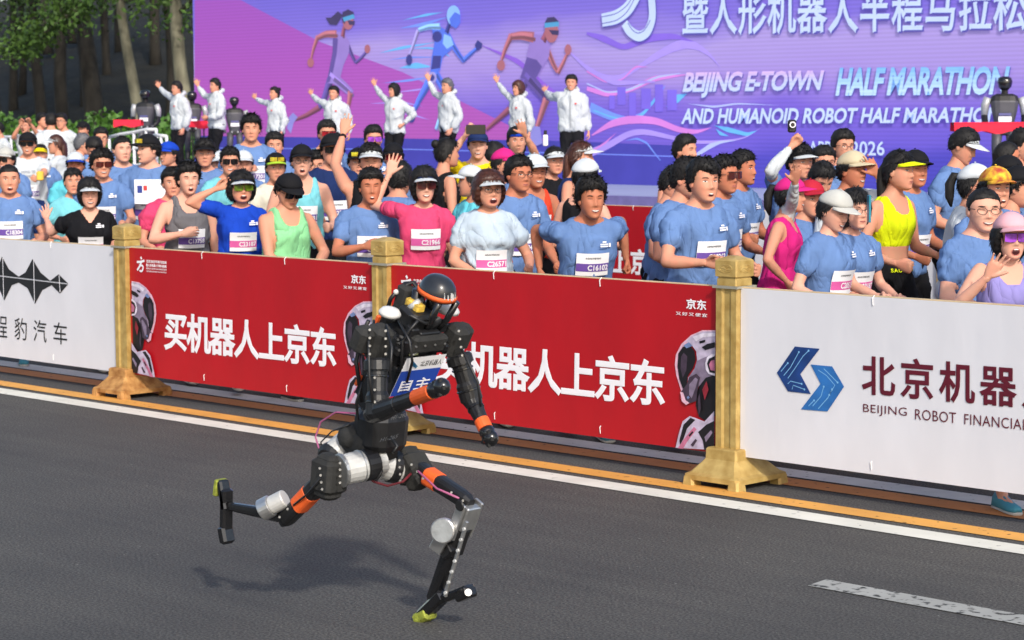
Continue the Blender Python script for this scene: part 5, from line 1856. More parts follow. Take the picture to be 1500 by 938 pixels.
for y, h, f in ((-.09, 1.0, -.11), (-.10, .74, -.105), (-.08, .44, -.095)):
    rbuild(MB().obox(T(f, y, LT * h), TB, [.007, .010, .024], .003), 'orange_tag', K_OR)
chest = MB().obox(T(.082, .0, LT * 1.05), TB, [.020, .085, .034], .012)
rbuild(chest, 'chest_pad', K_CLOTH)
rbuild(MB().obox(T(.084, -.05, LT * .965), TB, [.003, .022, .009], .001), 'sticker', mat('sticker', srgb(190, 196, 150), .6))
# bib on the belly: white head, blue field, red foot
def bibq(name, y0, y1, h0, h1, m, off, red=False):
    f = lambda h: .106 + (h - .5) * .02 + off
    Vq = [T(f(h0), y0, LT * h0), T(f(h0), y1, LT * h0), T(f(h1), y1, LT * h1), T(f(h1), y0, LT * h1)]
    o = MB().poly(Vq)
    return o
BW, BE = (-.115, .085), .0
b0 = rbuild(bibq('b', BW[0], BW[1], .54, .98, None, 0.002), 'robot_bib', BIBW)
rbuild(bibq('b', BW[0], BW[1], .60, .85, None, .004), 'blue_field', mat('bib_blue', srgb(34, 74, 176), .55))
rbuild(bibq('b', BW[0], BW[1], .54, .60, None, .004), 'red_field', mat('bib_red', srgb(214, 44, 52), .55))
def bib_text(key, y0, y1, h0, h1, m, nm):
    f = .106 + .010
    rbuild(letters(MB(), key, T(f, y0, LT * h0), T(f, y1, LT * h0), T(f, y0, LT * h1)), nm, m)
bib_text('robobib1', -.030, .078, .88, .94, PRINT_K, 'bib_lettering')
bib_text('robobib2', -.090, .06, .645, .765, PRINT_W, 'bib_lettering')
bib_text('tiny3', -.10, .07, .80, .82, PRINT_W, 'bib_lettering')
lg = MB()
for a, b in (((-.080, .935), (-.055, .895)), ((-.072, .915), (-.045, .88))):
    p, q = T(.117, a[0], LT * a[1]), T(.117, b[0], LT * b[1])
    lg.rod(p, q, .012, .002, up=fwv, bev=0)
rbuild(lg, 'bib_logo', mat('bib_logo_teal', srgb(40, 110, 150), .5))
# waist: two dark padded drums with chalk marks
wst = MB()
wa, wb = RP(520, 612), RP(590, 606)
bulge(wst, RP(556, 648, 0) - [0, 0, .02], RP(560, 600, 0), [(0, 32), (.15, 37), (.8, 38), (1, 32)], n=18, flat=1.1, ex=2.6)
rbuild(wst, 'waist', K_BLK, smooth=False)
pv = MB()
bulge(pv, RP(540, 664, 0), RP(548, 628, 0), [(0, 34), (.12, 41), (.85, 42), (1, 34)], n=18, flat=1.05, ex=2.6)
pv.ball(RP(516, 640, -.07), [px(24), px(20), px(20)], 12)
rbuild(pv, 'pelvis', K_CLOTH, smooth=True)
for (x, y, w, dv) in ((572, 616, 24, -.135), (556, 648, 26, -.15), (522, 606, 22, -.14)):
    a, b, c_ = RP(x, y, dv), RP(x + w, y - 6, dv), RP(x + 2, y - 6, dv)
    rbuild(letters(MB(), 'scrib', a, b, c_), 'chalk_mark', mat('chalk_grey', (.2, .2, .2), .8))

# ---- head: dome with orange rim above an open frame
hd = empty('head', (0, 0, 0)); hd.parent = rb
hc = RP(641, 427, .03)
ha = RP(667, 445, .03) - RP(616, 412, .03)
hdir = ha / np.linalg.norm(ha)
hup = np.cross(hdir, YA) * -1
hup = hup if hup[2] > 0 else -hup
dm = MB()
rings = []
for t in np.linspace(0, 1, 8):
    a = t * math.pi / 2 * .98
    rings.append(ring(hc + hup * (px(27) * math.sin(a) - px(4)), hdir, YA, px(27.5) * math.cos(a) ** .75 + .001, px(23) * math.cos(a) ** .75 + .001, 22, 2.2))
dm.loft(rings)
rbuild(dm, 'dome', K_DOME, smooth=True)
rm = MB()
rr_ = [(o, h) for o, h in ((27.5, -5), (29, -5.5), (29, -.5), (27.5, .8))]
rm.loft([ring(hc + hup * px(h) - hup * 0, hdir, YA, px(o), px(o * .87), 26, 2.2) for o, h in rr_], cap=False)
rbuild(rm, 'orange_rim', K_OR, smooth=True)
rbuild(MB().loft([ring(hc + hup * px(-7), hdir, YA, px(27.5), px(23.5), 22, 2.2), ring(hc + hup * px(-9), hdir, YA, px(24), px(20), 22, 2.2)]), 'dome_floor', K_BLK)
fr_ = MB()
dn = -hup
A1, A2 = hc + hdir * px(24) + dn * px(6), hc + hdir * px(4) + dn * px(58)
B1, B2 = hc - hdir * px(20) + dn * px(6), hc - hdir * px(24) + dn * px(58)
for y in (-.045, .045):
    fr_.tube([A1 + YA * y, (A1 * .4 + A2 * .6) + hdir * px(4) + YA * y * .9, A2 + YA * y * .55], [px(5), px(4.5), px(5)], 8)
    fr_.tube([B1 + YA * y, B2 + YA * y * .7], [px(8), px(6)], 8)
fr_.tube([B2 + YA * -.04, A2 * .5 + B2 * .5 + dn * px(6) + YA * -.05, A2 + YA * -.03, A2 + YA * .03, B2 + YA * .04], px(5), 8)
rbuild(fr_, 'face_frame', K_GLOSS, smooth=True)
nk = MB().tube([T(.02, .01, LT * 1.05), T(.06, .02, LT * 1.22), B2 + dn * .01], [px(14), px(9), px(6)], 12)
rbuild(nk, 'neck', K_BLK, smooth=True)
rbuild(MB().obox(T(.0, -.02, LT * 1.18), TB, [.05, .06, .035], .012), 'collar', K_BLK)
# white flecks scuffed into the dome's front
for k, (a, b) in enumerate(((-12, 3), (-6, 2), (0, 4), (5, 2), (11, 3))):
    c0 = hc + hdir * px(25) + YA * px(a) * .8 - hup * px(1)
    dd = c0 - hc
    rbuild(MB().rod(c0 + hdir * px(4.5) - hdir * abs(a) * .0009, c0 + hdir * px(1) - hdir * abs(a) * .0009 + hup * px(6 + b), px(2), px(1.5), bev=0), 'scuff', K_WHT)
# handle and cables behind the neck
hn = MB().tube([RP(578, 452, -.02), RP(588, 430, -.02), RP(594, 416, 0), RP(606, 414, .02), RP(617, 430, .03), RP(622, 452, .03)], [px(5), px(5), px(5), px(5), px(4.5), px(4.5)], 8, flat=.6)
rbuild(hn, 'carry_handle', K_BLK, smooth=True)
hn = MB().obox(RP(592, 440, 0), [hdir, YA, hup], [px(11), .03, px(22)], .01)
rbuild(hn, 'neck_block', K_CLOTH)
for pts, rad, m in (([(568, 452, -.06), (572, 438, -.06), (580, 428, -.05)], 3, K_BLK), ([(600, 452, -.05), (610, 445, -.04), (616, 440, 0)], 5, K_PALE), ([(612, 470, -.08), (600, 484, -.1), (590, 500, -.12), (588, 540, -.13)], 2.2, K_BLK),
                    ([(584, 470, -.12), (600, 500, -.14), (604, 530, -.12), (596, 560, -.1)], 2, K_BLK), ([(531, 560, -.16), (522, 590, -.18), (524, 615, -.16)], 2, K_BLK), ([(540, 470, -.12), (530, 490, -.12), (522, 530, -.14), (530, 590, -.14)], 3, K_BLK)):
    rbuild(MB().tube([RP(*q) for q in pts], px(rad), 7), 'cable', m, smooth=True)
rbuild(MB().ball(RP(580, 428, -.05), px(4), 8), 'cable_plug', K_WHT, smooth=True)
rbuild(MB().obox(RP(608, 447, -.03), [hdir, YA, hup], [px(14), .02, px(6)], .005), 'yellow_module', mat('module_yellow', srgb(206, 170, 70), .5, var=.4, scale=40))

# ---- arms. Right arm is nearest the camera (image left), left arm is beyond
for sx, x, y, dv in ((0, 571, 459, -.13), (1, 657, 455, .14)):
    c0 = RP(x, y, dv)
    cp = MB()
    cp.loft([ring(c0 + upv * h, fw, YA, px(a), px(a), 16) for a, h in ((14, -.010), (15, 0), (14.5, .005), (11, .018), (5, .023), (1, .024))])
    rbuild(cp, 'shoulder_cap', K_WHT, smooth=True)
def arm(S, E, W, Hh, hand_c, dvs, name):
    dS, dE, dW = dvs
    s0, e0, w0 = RP(*S, dS), RP(*E, dE), RP(*W, dW)
    sh = MB()
    sh.obox(s0, TB, [px(15), px(15), px(24)], .016)
    sh.obox(s0 + YA * (-.055 if dS < 0 else .05) - fwv * .02, TB, [px(13), px(14), px(19)], .018)
    rbuild(sh, 'shoulder_pad', K_CLOTH)
    ua = MB()
    bulge(ua, s0 * .75 + e0 * .25, e0, [(0, 18), (.05, 21), (.22, 21), (.24, 15.5), (.62, 15), (.70, 18), (1.05, 18), (1.14, 12)], n=16)
    rbuild(ua, 'upper_arm', K_BLK, smooth=False)
    fa = MB()
    bulge(fa, e0, w0, [(-.16, 11), (-.08, 15), (.10, 16), (.28, 13), (.6, 11.5), (1.0, 10.5)], n=14)
    fo = rbuild(fa, 'forearm', K_BLK, smooth=False)
    bd = MB()
    d = w0 - e0
    bulge(bd, e0 + d * .72, e0 + d * 1.02, [(0, 11), (.02, 12), (.98, 12), (1, 11)], n=16)
    rbuild(bd, 'orange_band', K_OR, smooth=False)
    hb = MB()
    h0 = RP(*hand_c, dW)
    hb.ball(h0, [px(13), px(11), px(12)], 14)
    bulge(hb, w0 - d * .05, h0, [(0, 11), (.5, 13), (1, 11)], n=12)
    rbuild(hb, 'hand', K_GLOSS, smooth=True)
    for k in range(5):
        a = k * 2 * math.pi / 5
        o_ = MB().ball(h0 + np.array([math.cos(a), -.6, math.sin(a)]) * px(9), px(4), 6)
        rbuild(o_, 'bolt', K_BLK)
arm((553, 500), (553, 604), (632, 574), None, (647, 567), (-.20, -.24, -.30), 'right')
arm((665, 498), (690, 583), (711, 628), None, (718, 642), (.18, .22, .20), 'left')

# ---- hips and legs
def drum(p0, p1, segs, nm='hip_motor'):
    for t0, t1, r0, r1, m in segs:
        bulge(q := MB(), p0 + (p1 - p0) * t0, p0 + (p1 - p0) * t1, [(0, r0 * .93), (.06, r0), (.94, r1), (1, r1 * .93)], n=20)
        rbuild(q, nm, m, smooth=False)
drum(RP(558, 676, -.02), RP(488, 692, -.22), [(-.05, .12, 20, 20, K_PALE), (.12, .38, 26, 26, K_BLK), (.38, .80, 25, 24, K_PALE), (.80, .86, 27, 27, K_SIL)])
drum(RP(548, 678, .02), RP(612, 690, .20), [(0, .16, 18, 18, K_BLK), (.16, .34, 24, 25, K_PALE), (.34, .52, 27, 27, K_BLK), (.52, .70, 24, 24, K_PALE), (.70, .95, 22, 20, K_SIL)])
bulge(q_ := MB(), RP(486, 668, -.10), RP(512, 646, -.02), [(0, 19), (.1, 22), (.9, 22), (1, 18)], n=18)
rbuild(q_, 'waist_motor', K_PALE, smooth=False)
bulge(q_ := MB(), RP(480, 674, -.12), RP(490, 665, -.08), [(0, 19), (.3, 24), (.8, 24), (1, 20)], n=18)
rbuild(q_, 'waist_motor_ring', K_BLK, smooth=False)
def leg(side, hipbox, thigh, knee, ankle, dv):
    # thigh pad: faceted soft cover
    hb = MB()
    c0 = RP(*hipbox[0], dv)
    c1 = RP(*hipbox[1], dv)
    for a, b, w, d, up in hipbox[2]:
        hb.rod(c0 + (c1 - c0) * a, c0 + (c1 - c0) * b, px(w) * .66, px(d) * .66, up=up, bev=.014)
    rbuild(hb, 'thigh_cover', K_CLOTH)
    t0, t1 = RP(*thigh[0], dv), RP(*thigh[1], dv)
    th_ = MB()
    bulge(th_, t0, t1, [(0, 14), (.15, 14.5), (.6, 13.5), (.92, 13), (1.0, 11.5), (1.08, 7)], n=16, ex=3.2)
    rbuild(th_, 'thigh', K_BLK)
    bd = MB()
    d = t1 - t0
    a0, a1 = thigh[2]
    bulge(bd, t0 + d * a0, t0 + d * a1, [(0, 14), (.02, 15), (.98, 14.8), (1, 14)], n=16, ex=3.2)
    rbuild(bd, 'orange_band', K_OR)
# rear (right) leg
leg('r', ((484, 672), (480, 726), [(0, .9, 58, 66, (1, 0, 0)), (-.12, .45, 42, 54, (1, 0, 0)), (.45, 1.08, 46, 50, (1, 0, .3))]), ((472, 705), (418, 762), (.30, .62)), None, None, -.20)
kn = MB()
bulge(kn, RP(426, 752, -.20) - YA * .05, RP(426, 752, -.20) + YA * .05, [(0, 12), (.1, 13.5), (.9, 13.5), (1, 12)], n=16)
rbuild(kn, 'knee', K_BLK)
shn = MB()
bulge(shn, RP(418, 757, -.20), RP(338, 742, -.20), [(0, 10), (.1, 11), (.5, 9.5), (.85, 8), (1.0, 7)], up=(0, 1, 0), n=12, ex=3.0, flat=.8)
rbuild(shn, 'shin', K_GLOSS)
drum(RP(383, 748, -.27), RP(418, 730, -.22), [(0, .10, 14, 14, K_BLK), (.0, .42, 18, 18, K_SIL), (.42, 1.0, 15, 15, K_PALE)], 'ankle_motor')
ft = MB()
ft.rod(RP(332, 716, -.20), RP(331, 796, -.20), px(13), .05, up=(0, 1, 0), bev=.008)
ft.rod(RP(329, 770, -.20), RP(334, 797, -.20), px(17), .058, up=(0, 1, 0), bev=.01)
ft.rod(RP(326, 703, -.20), RP(334, 748, -.20), px(12), .05, up=(0, 1, 0), bev=.008)
rbuild(ft, 'foot', K_GLOSS)
rbuild(MB().rod(RP(324, 702, -.20), RP(321, 726, -.20), px(8), .058, up=(0, 1, 0), bev=.006), 'heel_pad', K_GRN)
# front (left) leg
leg('l', ((596, 672), (614, 704), [(0, .9, 66, 62, (0, 1, 0)), (-.35, .4, 52, 50, (0, 1, 0)), (.5, 1.25, 50, 50, (0, 1, 0))]), ((604, 682), (684, 734), (.30, .50)), None, None, .16)
kj = MB()
kc = RP(690, 738, .16)
bulge(kj, kc - YA * .055, kc + YA * .055, [(0, 10), (.06, 13), (.94, 13), (1, 10)], n=18)
rbuild(kj, 'knee', K_SIL)
rbuild(MB().tube([kc - YA * .058, kc - YA * .064], [px(8), px(7)], 14), 'knee_bolt', K_BLK)
kp = MB()
for y in (-.045, .045):
    kp.rod(RP(690, 736, .16) + YA * y, RP(672, 786, .16) + YA * y, px(16), .012, up=(0, 1, 0), bev=.004)
kp.rod(RP(692, 742, .16), RP(680, 775, .16), px(12), .07, up=(0, 1, 0), bev=.004)
rbuild(kp, 'knee_bracket', K_SIL)
cm = MB()
CA = TO_CAM * .9 + np.array([-.2, -.2, .1])
CA /= np.linalg.norm(CA)
bulge(cm, RP(652, 777, .10), RP(652, 777, .10) + CA * .035, [(0, 18), (.1, 20), (.9, 20), (1, 18)], up=(0, 0, 1), n=24)
rbuild(cm, 'calf_motor', K_SIL)
rbuild(MB().rod(RP(650, 786, .10) + CA * .012, RP(639, 806, .10) + CA * .012, px(19), .024, up=CA, bev=.003), 'motor_plate', K_SIL)
cp_ = MB()
cp_.rod(RP(676, 770, .16), RP(662, 812, .16), px(22), .075, up=(0, 1, 0), bev=.012)
cp_.rod(RP(664, 800, .13), RP(652, 812, .13), px(16), .05, up=(0, 1, 0), bev=.004)
rbuild(cp_, 'calf', K_BLK)
shn = MB()
bulge(shn, RP(668, 788, .16), RP(634, 876, .16), [(0, 14), (.25, 13), (.7, 11), (1.0, 10), (1.06, 7)], n=12, ex=3.2, flat=.9)
rbuild(shn, 'shin', K_GLOSS)
rbuild(MB().rod(RP(684, 764, .10), RP(652, 874, .10), px(5), .012, up=(0, 1, 0), bev=.002), 'shin_rail', K_SIL)
for t in np.linspace(.1, .95, 7):
    p_ = RP(684, 764, .095) * (1 - t) + RP(652, 874, .095) * t
    rbuild(MB().tube([p_, p_ - YA * .008], px(2.4), 8), 'bolt', K_PALE)
ft = MB()
ft.rod(RP(618, 903, .16), RP(652, 870, .16), px(18), .055, up=(0, 1, 0), bev=.01)
ft.rod(RP(642, 880, .16), RP(682, 866, .16), px(12), .05, up=(0, 1, 0), bev=.008)
ft.rod(RP(672, 873, .16), RP(691, 865, .16), px(18), .06, up=(0, 1, 0), bev=.008)
rbuild(ft, 'foot', K_GLOSS)
rbuild(MB().tube([RP(686, 868, .126), RP(686, 868, .120)], px(5), 10), 'toe_bolt', K_SIL)
rbuild(MB().rod(RP(612, 908, .16), RP(632, 897, .16), px(17), .065, up=(0, 1, 0), bev=.012), 'heel_pad', K_GRN)
# screws, seams and straps
def screws(a, b, da, db, r, n, m=None):
    A_, B_ = RP(*a, da), RP(*b, db)
    for t in np.linspace(.08, .92, n):
        p_ = A_ * (1 - t) + B_ * t + TO_CAM * px(r)
        rbuild(MB().tube([p_ - TO_CAM * .004, p_ + TO_CAM * .004], px(1.7), 8), 'screw', m or K_SIL)
screws((543, 478), (543, 520), -.24, -.24, 18, 4); screws((566, 480), (566, 520), -.22, -.22, 16, 4); screws((672, 480), (678, 522), .14, .16, 16, 4)
screws((550, 548), (550, 590), -.24, -.24, 15, 3); screws((470, 680), (474, 716), -.24, -.24, 20, 4); screws((602, 676), (622, 700), .12, .14, 17, 3); screws((660, 718), (680, 732), .14, .15, 14, 2); screws((424, 742), (410, 756), -.22, -.22, 14, 2)
screws((500, 672), (500, 706), -.20, -.20, 22, 4); screws((586, 668), (588, 704), .08, .1, 22, 4)
def seam(a, b, da, db, t, r, m=None, w=.004):
    A_, B_ = RP(*a, da), RP(*b, db)
    d_ = (B_ - A_) / np.linalg.norm(B_ - A_)
    c0_ = A_ * (1 - t) + B_ * t
    bulge(q__ := MB(), c0_ - d_ * w, c0_ + d_ * w, [(0, r * .96), (.2, r), (.8, r), (1, r * .96)], n=18)
    rbuild(q__, 'seam_ring', m or K_GLOSS)
for t_ in (.42, .50, .86):
    seam((553, 500), (553, 604), -.20, -.24, t_, 17.5 if t_ < .6 else 19.5); seam((665, 498), (690, 583), .18, .22, t_, 17.5 if t_ < .6 else 19.5)
seam((553, 604), (632, 574), -.24, -.30, .40, 13.4); seam((690, 583), (711, 628), .22, .20, .35, 14)
for t_ in (.5, .9):
    seam((558, 676), (488, 692), -.02, -.22, t_ - .05, 26.2, K_SIL, .003); seam((548, 678), (612, 690), .02, .20, t_ - .08, 25.5, K_SIL, .003)
for pts, rad, m in (([(548, 470, -.18), (540, 500, -.27), (541, 550, -.28), (546, 590, -.28)], 2.0, K_BLK), ([(566, 476, -.2), (574, 510, -.26), (571, 560, -.27)], 1.8, K_BLK), ([(676, 510, .12), (700, 560, .16), (704, 596, .16)], 1.8, K_BLK),
                    ([(600, 462, -.10), (622, 474, -.04), (640, 472, .04), (652, 482, .10)], 2.6, K_BLK), ([(590, 500, -.09), (604, 520, -.07), (618, 512, -.02)], 1.8, K_PALE), ([(470, 700, -.27), (450, 724, -.25), (430, 740, -.24)], 1.6, K_BLK),
                    ([(612, 690, .08), (640, 716, .1), (672, 730, .1)], 1.6, K_PINK), ([(560, 690, -.06), (552, 704, -.06), (540, 700, -.08)], 1.6, K_BLK), ([(576, 664, -.06), (582, 654, -.04), (572, 640, -.05)], 2.2, K_BLK)):
    rbuild(MB().tube([RP(*q) for q in pts], px(rad), 7), 'cable', m, smooth=True)
for f_, y_, h_, hs_ in ((.075, -.10, 1.02, (.012, .02, .03)), (.07, .09, 1.0, (.012, .02, .03)), (.06, .0, 1.12, (.02, .05, .012)), (.05, -.07, 1.13, (.02, .02, .02)), (.04, .08, 1.14, (.02, .02, .02)), (-.02, -.09, .95, (.03, .012, .05)), (-.02, -.075, .7, (.03, .012, .05))):
    rbuild(MB().obox(T(f_, y_, LT * h_), TB, hs_, .004), 'housing', K_BLK)
for y_ in (-.075, -.03, .02, .07):
    p_ = T(.092, y_, LT * 1.06)
    rbuild(MB().tube([p_, p_ + fwv * .014], px(1.6), 8), 'screw', K_SIL)
# loose cable loops
rbuild(MB().tube([RP(524, 606, -.10), RP(492, 604, -.10), RP(470, 618, -.10), RP(462, 640, -.10), RP(468, 660, -.12), RP(480, 672, -.12)], px(1.4), 6), 'pink_cable', K_PINK, smooth=True)
rbuild(MB().tube([RP(512, 622, -.10), RP(486, 632, -.12), RP(470, 648, -.12), RP(474, 668, -.13)], px(1.2), 6), 'black_cable', K_BLK, smooth=True)
rbuild(MB().tube([RP(532, 694, -.08), RP(548, 706, -.05), RP(568, 712, 0), RP(590, 706, .06), RP(602, 694, .1)], px(1.8), 6), 'pink_cable', mat('cable_maroon', srgb(110, 30, 40), .5), smooth=True)

# ================================================================== robots standing on the stage
G_DK = mat('stage_robot_grey', srgb(74, 74, 80), 0.5, var=.1)
G_LT = mat('stage_robot_silver', srgb(176, 178, 180), 0.4, .3, var=.1)
RED_CL = mat('red_cloth', srgb(206, 22, 52), 0.8, var=.12, scale=6, bump=.5, bscale=8, bdist=.03)
def stage_robot(x, ytop, v, label, yaw, red=True):
    top = at(x, ytop, v)
    s = (top[2] - ZS) / 1.62
    fwd = math.cos(math.radians(yaw)) * TO_CAM + math.sin(math.radians(yaw)) * IMG_R
    r = empty('stage_robot', (top[0], top[1], ZS), math.atan2(fwd[1], fwd[0]) - math.pi / 2)
    tag(r, label, 'robot', 'humanoid robots standing on the stage')
    B = lambda: MB()
    def put(nm, mb, m, sm=False):
        return mk(nm, np.vstack(mb.V) * s, mb.F, m, r, sm)
    e = np.eye(3)
    hdm = B().loft([ring(np.array([0, y0, z]), np.array([1., 0, 0]), np.array([0, 1., 0]), a, b, 14, 2.4) for z, a, b, y0 in ((1.44, .05, .06, .01), (1.48, .085, .085, .02), (1.55, .10, .10, .02), (1.60, .085, .09, .01), (1.62, .04, .05, 0))])
    put('head', hdm, K_GLOSS, True)
    put('neck', B().tube([(0, 0, 1.34), (0, .01, 1.46)], .045, 10), BLACK)
    put('torso', B().loft([ring(np.array([0, 0, z]), np.array([1., 0, 0]), np.array([0, 1., 0]), a, b, 14, 3.0) for z, a, b in ((.92, .10, .08), (1.0, .13, .09), (1.15, .165, .11), (1.28, .185, .115), (1.35, .16, .10), (1.38, .10, .07))]), G_DK)
    put('shoulder_yoke', B().loft([ring(np.array([0, 0, z]), np.array([1., 0, 0]), np.array([0, 1., 0]), a, b, 14, 3.0) for z, a, b in ((1.30, .192, .112), (1.36, .17, .105), (1.39, .11, .075))]), BLACK)
    put('chest_plate', B().box((-.085, .108, 1.02), (.085, .118, 1.09), .003), PRINT_W)
    put('chest_mark', B().box((-.08, .108, 1.10), (.08, .119, 1.135), .003), mat('plate_purple', srgb(90, 90, 140), .5))
    for sx in (-1, 1):
        put('upper_arm', B().tube([(sx * .215, 0, 1.34), (sx * .25, -.01, 1.24), (sx * .26, 0, 1.10)], [.055, .058, .045], 10), G_LT, True)
        put('forearm', B().tube([(sx * .26, 0, 1.10), (sx * .25, .10, .98), (sx * .22, .18, .93)], [.045, .042, .035], 10), BLACK, True)
        put('hand', B().ball((sx * .21, .21, .92), (.035, .045, .035), 8), G_DK, True)
        put('thigh', B().tube([(sx * .09, 0, .90), (sx * .10, .02, .68), (sx * .10, .01, .48)], [.075, .065, .05], 10), G_DK, True)
        put('shin', B().tube([(sx * .10, .01, .48), (sx * .10, -.02, .30), (sx * .10, -.01, .08)], [.052, .05, .035], 10), BLACK, True)
        put('foot', B().box((sx * .10 - .045, -.09, 0), (sx * .10 + .045, .15, .06), .015), BLACK)
    put('pelvis', B().box((-.11, -.07, .84), (.11, .07, .95), .02), BLACK)
    for sx in (-1, 1):
        put('waist_light', B().ball((sx * .06, .085, .91), (.02, .01, .02), 8), G_LT)
    return r, s
def red_stand(xc, y, v, label, w=.95):
    """red cloth draped over a board on a thin stand"""
    p = at(xc, y, v)
    r = empty('draped_stand', (p[0], v, ZS), TH)
    tag(r, label, 'stand', 'red-draped stands on the stage')
    h = p[2] - ZS
    MB().box((-w / 2 + .02, -.10, h - .03), (w / 2 - .02, .10, h), .005).build('board', BLACK, r)
    xs = np.linspace(-w / 2, w / 2, 30)
    V, F = [], []
    for k, (y_, dz) in enumerate(((-.135, -.12), (-.125, -.06), (-.115, .006), (.115, .008), (.125, -.06), (.135, -.12))):
        for i, x in enumerate(xs):
            wv = .014 * math.sin(x * 38 + k) * (abs(dz) * 6)
            V.append((x, y_ + math.copysign(wv, y_) * (1 if abs(dz) > .02 else 0), h + dz * (1 + .15 * math.sin(x * 17))))
    for k in range(5):
        for i in range(29):
            F.append((k * 30 + i, k * 30 + i + 1, (k + 1) * 30 + i + 1, (k + 1) * 30 + i))
    mk('red_cloth', V, F, RED_CL, r)
    for sx in (-1, 1):
        MB().tube([(sx * (w / 2 - .12), 0, 0), (sx * (w / 2 - .12), 0, h - .03)], .014, 8).build('leg', BLACK, r)
    MB().tube([(-w / 2 + .12, 0, .35), (w / 2 - .12, 0, .35)], .01, 8).build('cross_bar', BLACK, r)
stage_robot(213, 132, 16.2, 'dark robot on the stage in front of the leaning pale trunk', -12)
stage_robot(281, 134, 16.2, 'dark robot half hidden between the two leftmost white-jacketed people', 10)
stage_robot(343, 142, 16.2, 'dark robot half hidden behind the second white-jacketed person', 10)
stage_robot(1472, 112, 15.6, 'dark grey robot standing at the right end of the screen', -8)
red_stand(188, 176, 15.2, 'red cloth draped stand before the robot by the pale trunk', .52)
red_stand(290, 178, 15.9, 'red cloth draped stand between the first two white-jacketed people', .45)
red_stand(1448, 180, 14.6, 'red cloth draped stand before the robot at the screen end', .9)
# white stair rail at the left end of the stage
M_RAIL = mat('rail_white', (0.7, 0.71, 0.73), .5, var=.05)
def rail(pts, v, label):
    P_ = [at(x, y, v) for x, y in pts]
    r = empty('white_railing', (P_[0][0], v, 0)); tag(r, label, 'railing', 'white railings')
    mb = MB(r.location)
    mb.tube(P_, .028, 8).tube([p - [0, 0, .28] for p in P_], .02, 8).tube([p - [0, 0, .56] for p in P_], .02, 8)
    mb.build('handrail', M_RAIL, r, True)
    for p in P_:
        MB(r.location).tube([(p[0], p[1], 0.0), p], .025, 8).build('rail_post', M_RAIL, r, True)
rail([(160, 201), (176, 197), (196, 194), (214, 190), (229, 190)], 13.0, 'white stair railing beside the first stage robot')
rail([(226, 198), (236, 199), (244, 200)], 12.9, 'short white railing post pair left of the first white jacket')
rail([(-8, 201), (16, 201), (40, 202), (64, 203), (90, 204), (112, 204), (134, 204)], 13.2, 'white railing behind the spectators in white shirts')

# ================================================================== the cast
ST = 'stage hosts in white jackets'
RS = 'spectators in white shirts by the railing'
# --- stage hosts, waving towards the left
def host(hx, hy, wx, wy, label, **k):
    k = dict(dict(yaw=-42, face=-55, lean=0), **k)
    P(hx, hy, k.pop('v', 15.3), label, top=('jacket', 'jacket'), bottom=('trousers', 'black'), arms=((wx, wy, .10, 'open'), k.pop('other', 'down')), group=ST, base=ZS, stride=.02, **k)
host(259, 130, 228, 124, 'white-jacketed man on stage waving in front of the trees, leftmost host', yaw=-50, lean=2)
host(315, 126, 290, 126, 'white-jacketed host with camera strap at the screen edge', other='belly', yaw=-58)
host(402, 137, 371, 143, 'woman host in white jacket, hair tied, smiling', sex='f', hair='tied', mouth='smile', tail='bun')
host(489, 137, 444, 130, 'white-jacketed host over whom a runner\'s raised hand reaches', yaw=-15, face=-25)
host(577, 133, 545, 120, 'short-haired woman host in white jacket beneath the printed robot\'s streaks', sex='f', hair='bob', yaw=-30, other='hips')
host(655, 127, 628, 118, 'grey-haired host in white jacket below the printed blue robot', hc='g', yaw=-60, fat=1.08)
host(759, 130, 726, 117, 'woman host with brown shoulder-length hair in white jacket', sex='f', hair='bob', hc='n')
host(837, 122, 799, 134, 'stocky smiling man host in white jacket, rightmost of the hosts', yaw=-8, face=-10, mouth='smile', fat=1.08)

# --- spectators by the railing, far left
P(-3, 190, 11.6, 'spectator in white shirt cut off by the left edge of the picture', yaw=-60, top=('tee', 'white'), group=RS, logo=False, arms=('down', 'down'))
P(37, 185, 11.6, 'spectator in white shirt holding both hands up to the face', yaw=-20, top=('tee', 'white'), group=RS, logo=False, arms=((30, 183, -.2, 'relaxed'), (44, 180, -.2, 'relaxed')))
P(62, 177, 11.9, 'dark-haired spectator in white shirt beside one whose back is turned', yaw=60, top=('tee', 'white'), group=RS, logo=False, arms=('down', 'down'))
P(75, 178, 11.2, 'spectator in white shirt seen from behind', yaw=190, face=190, top=('tee', 'white'), group=RS, logo=False, arms=('down', 'down'))
P(90, 178, 11.3, 'bespectacled spectator in white shirt, rightmost of the railing group', yaw=-30, top=('tee', 'white'), group=RS, logo=False, glasses='clear', arms=('down', 'down'))
P(122, 190, 10.6, 'spectator in black top with dark cap beside the hedge', yaw=-50, top=('tee', 'black'), hat=('cap', 'black'), group=RS, logo=False, arms=('down', 'down'))

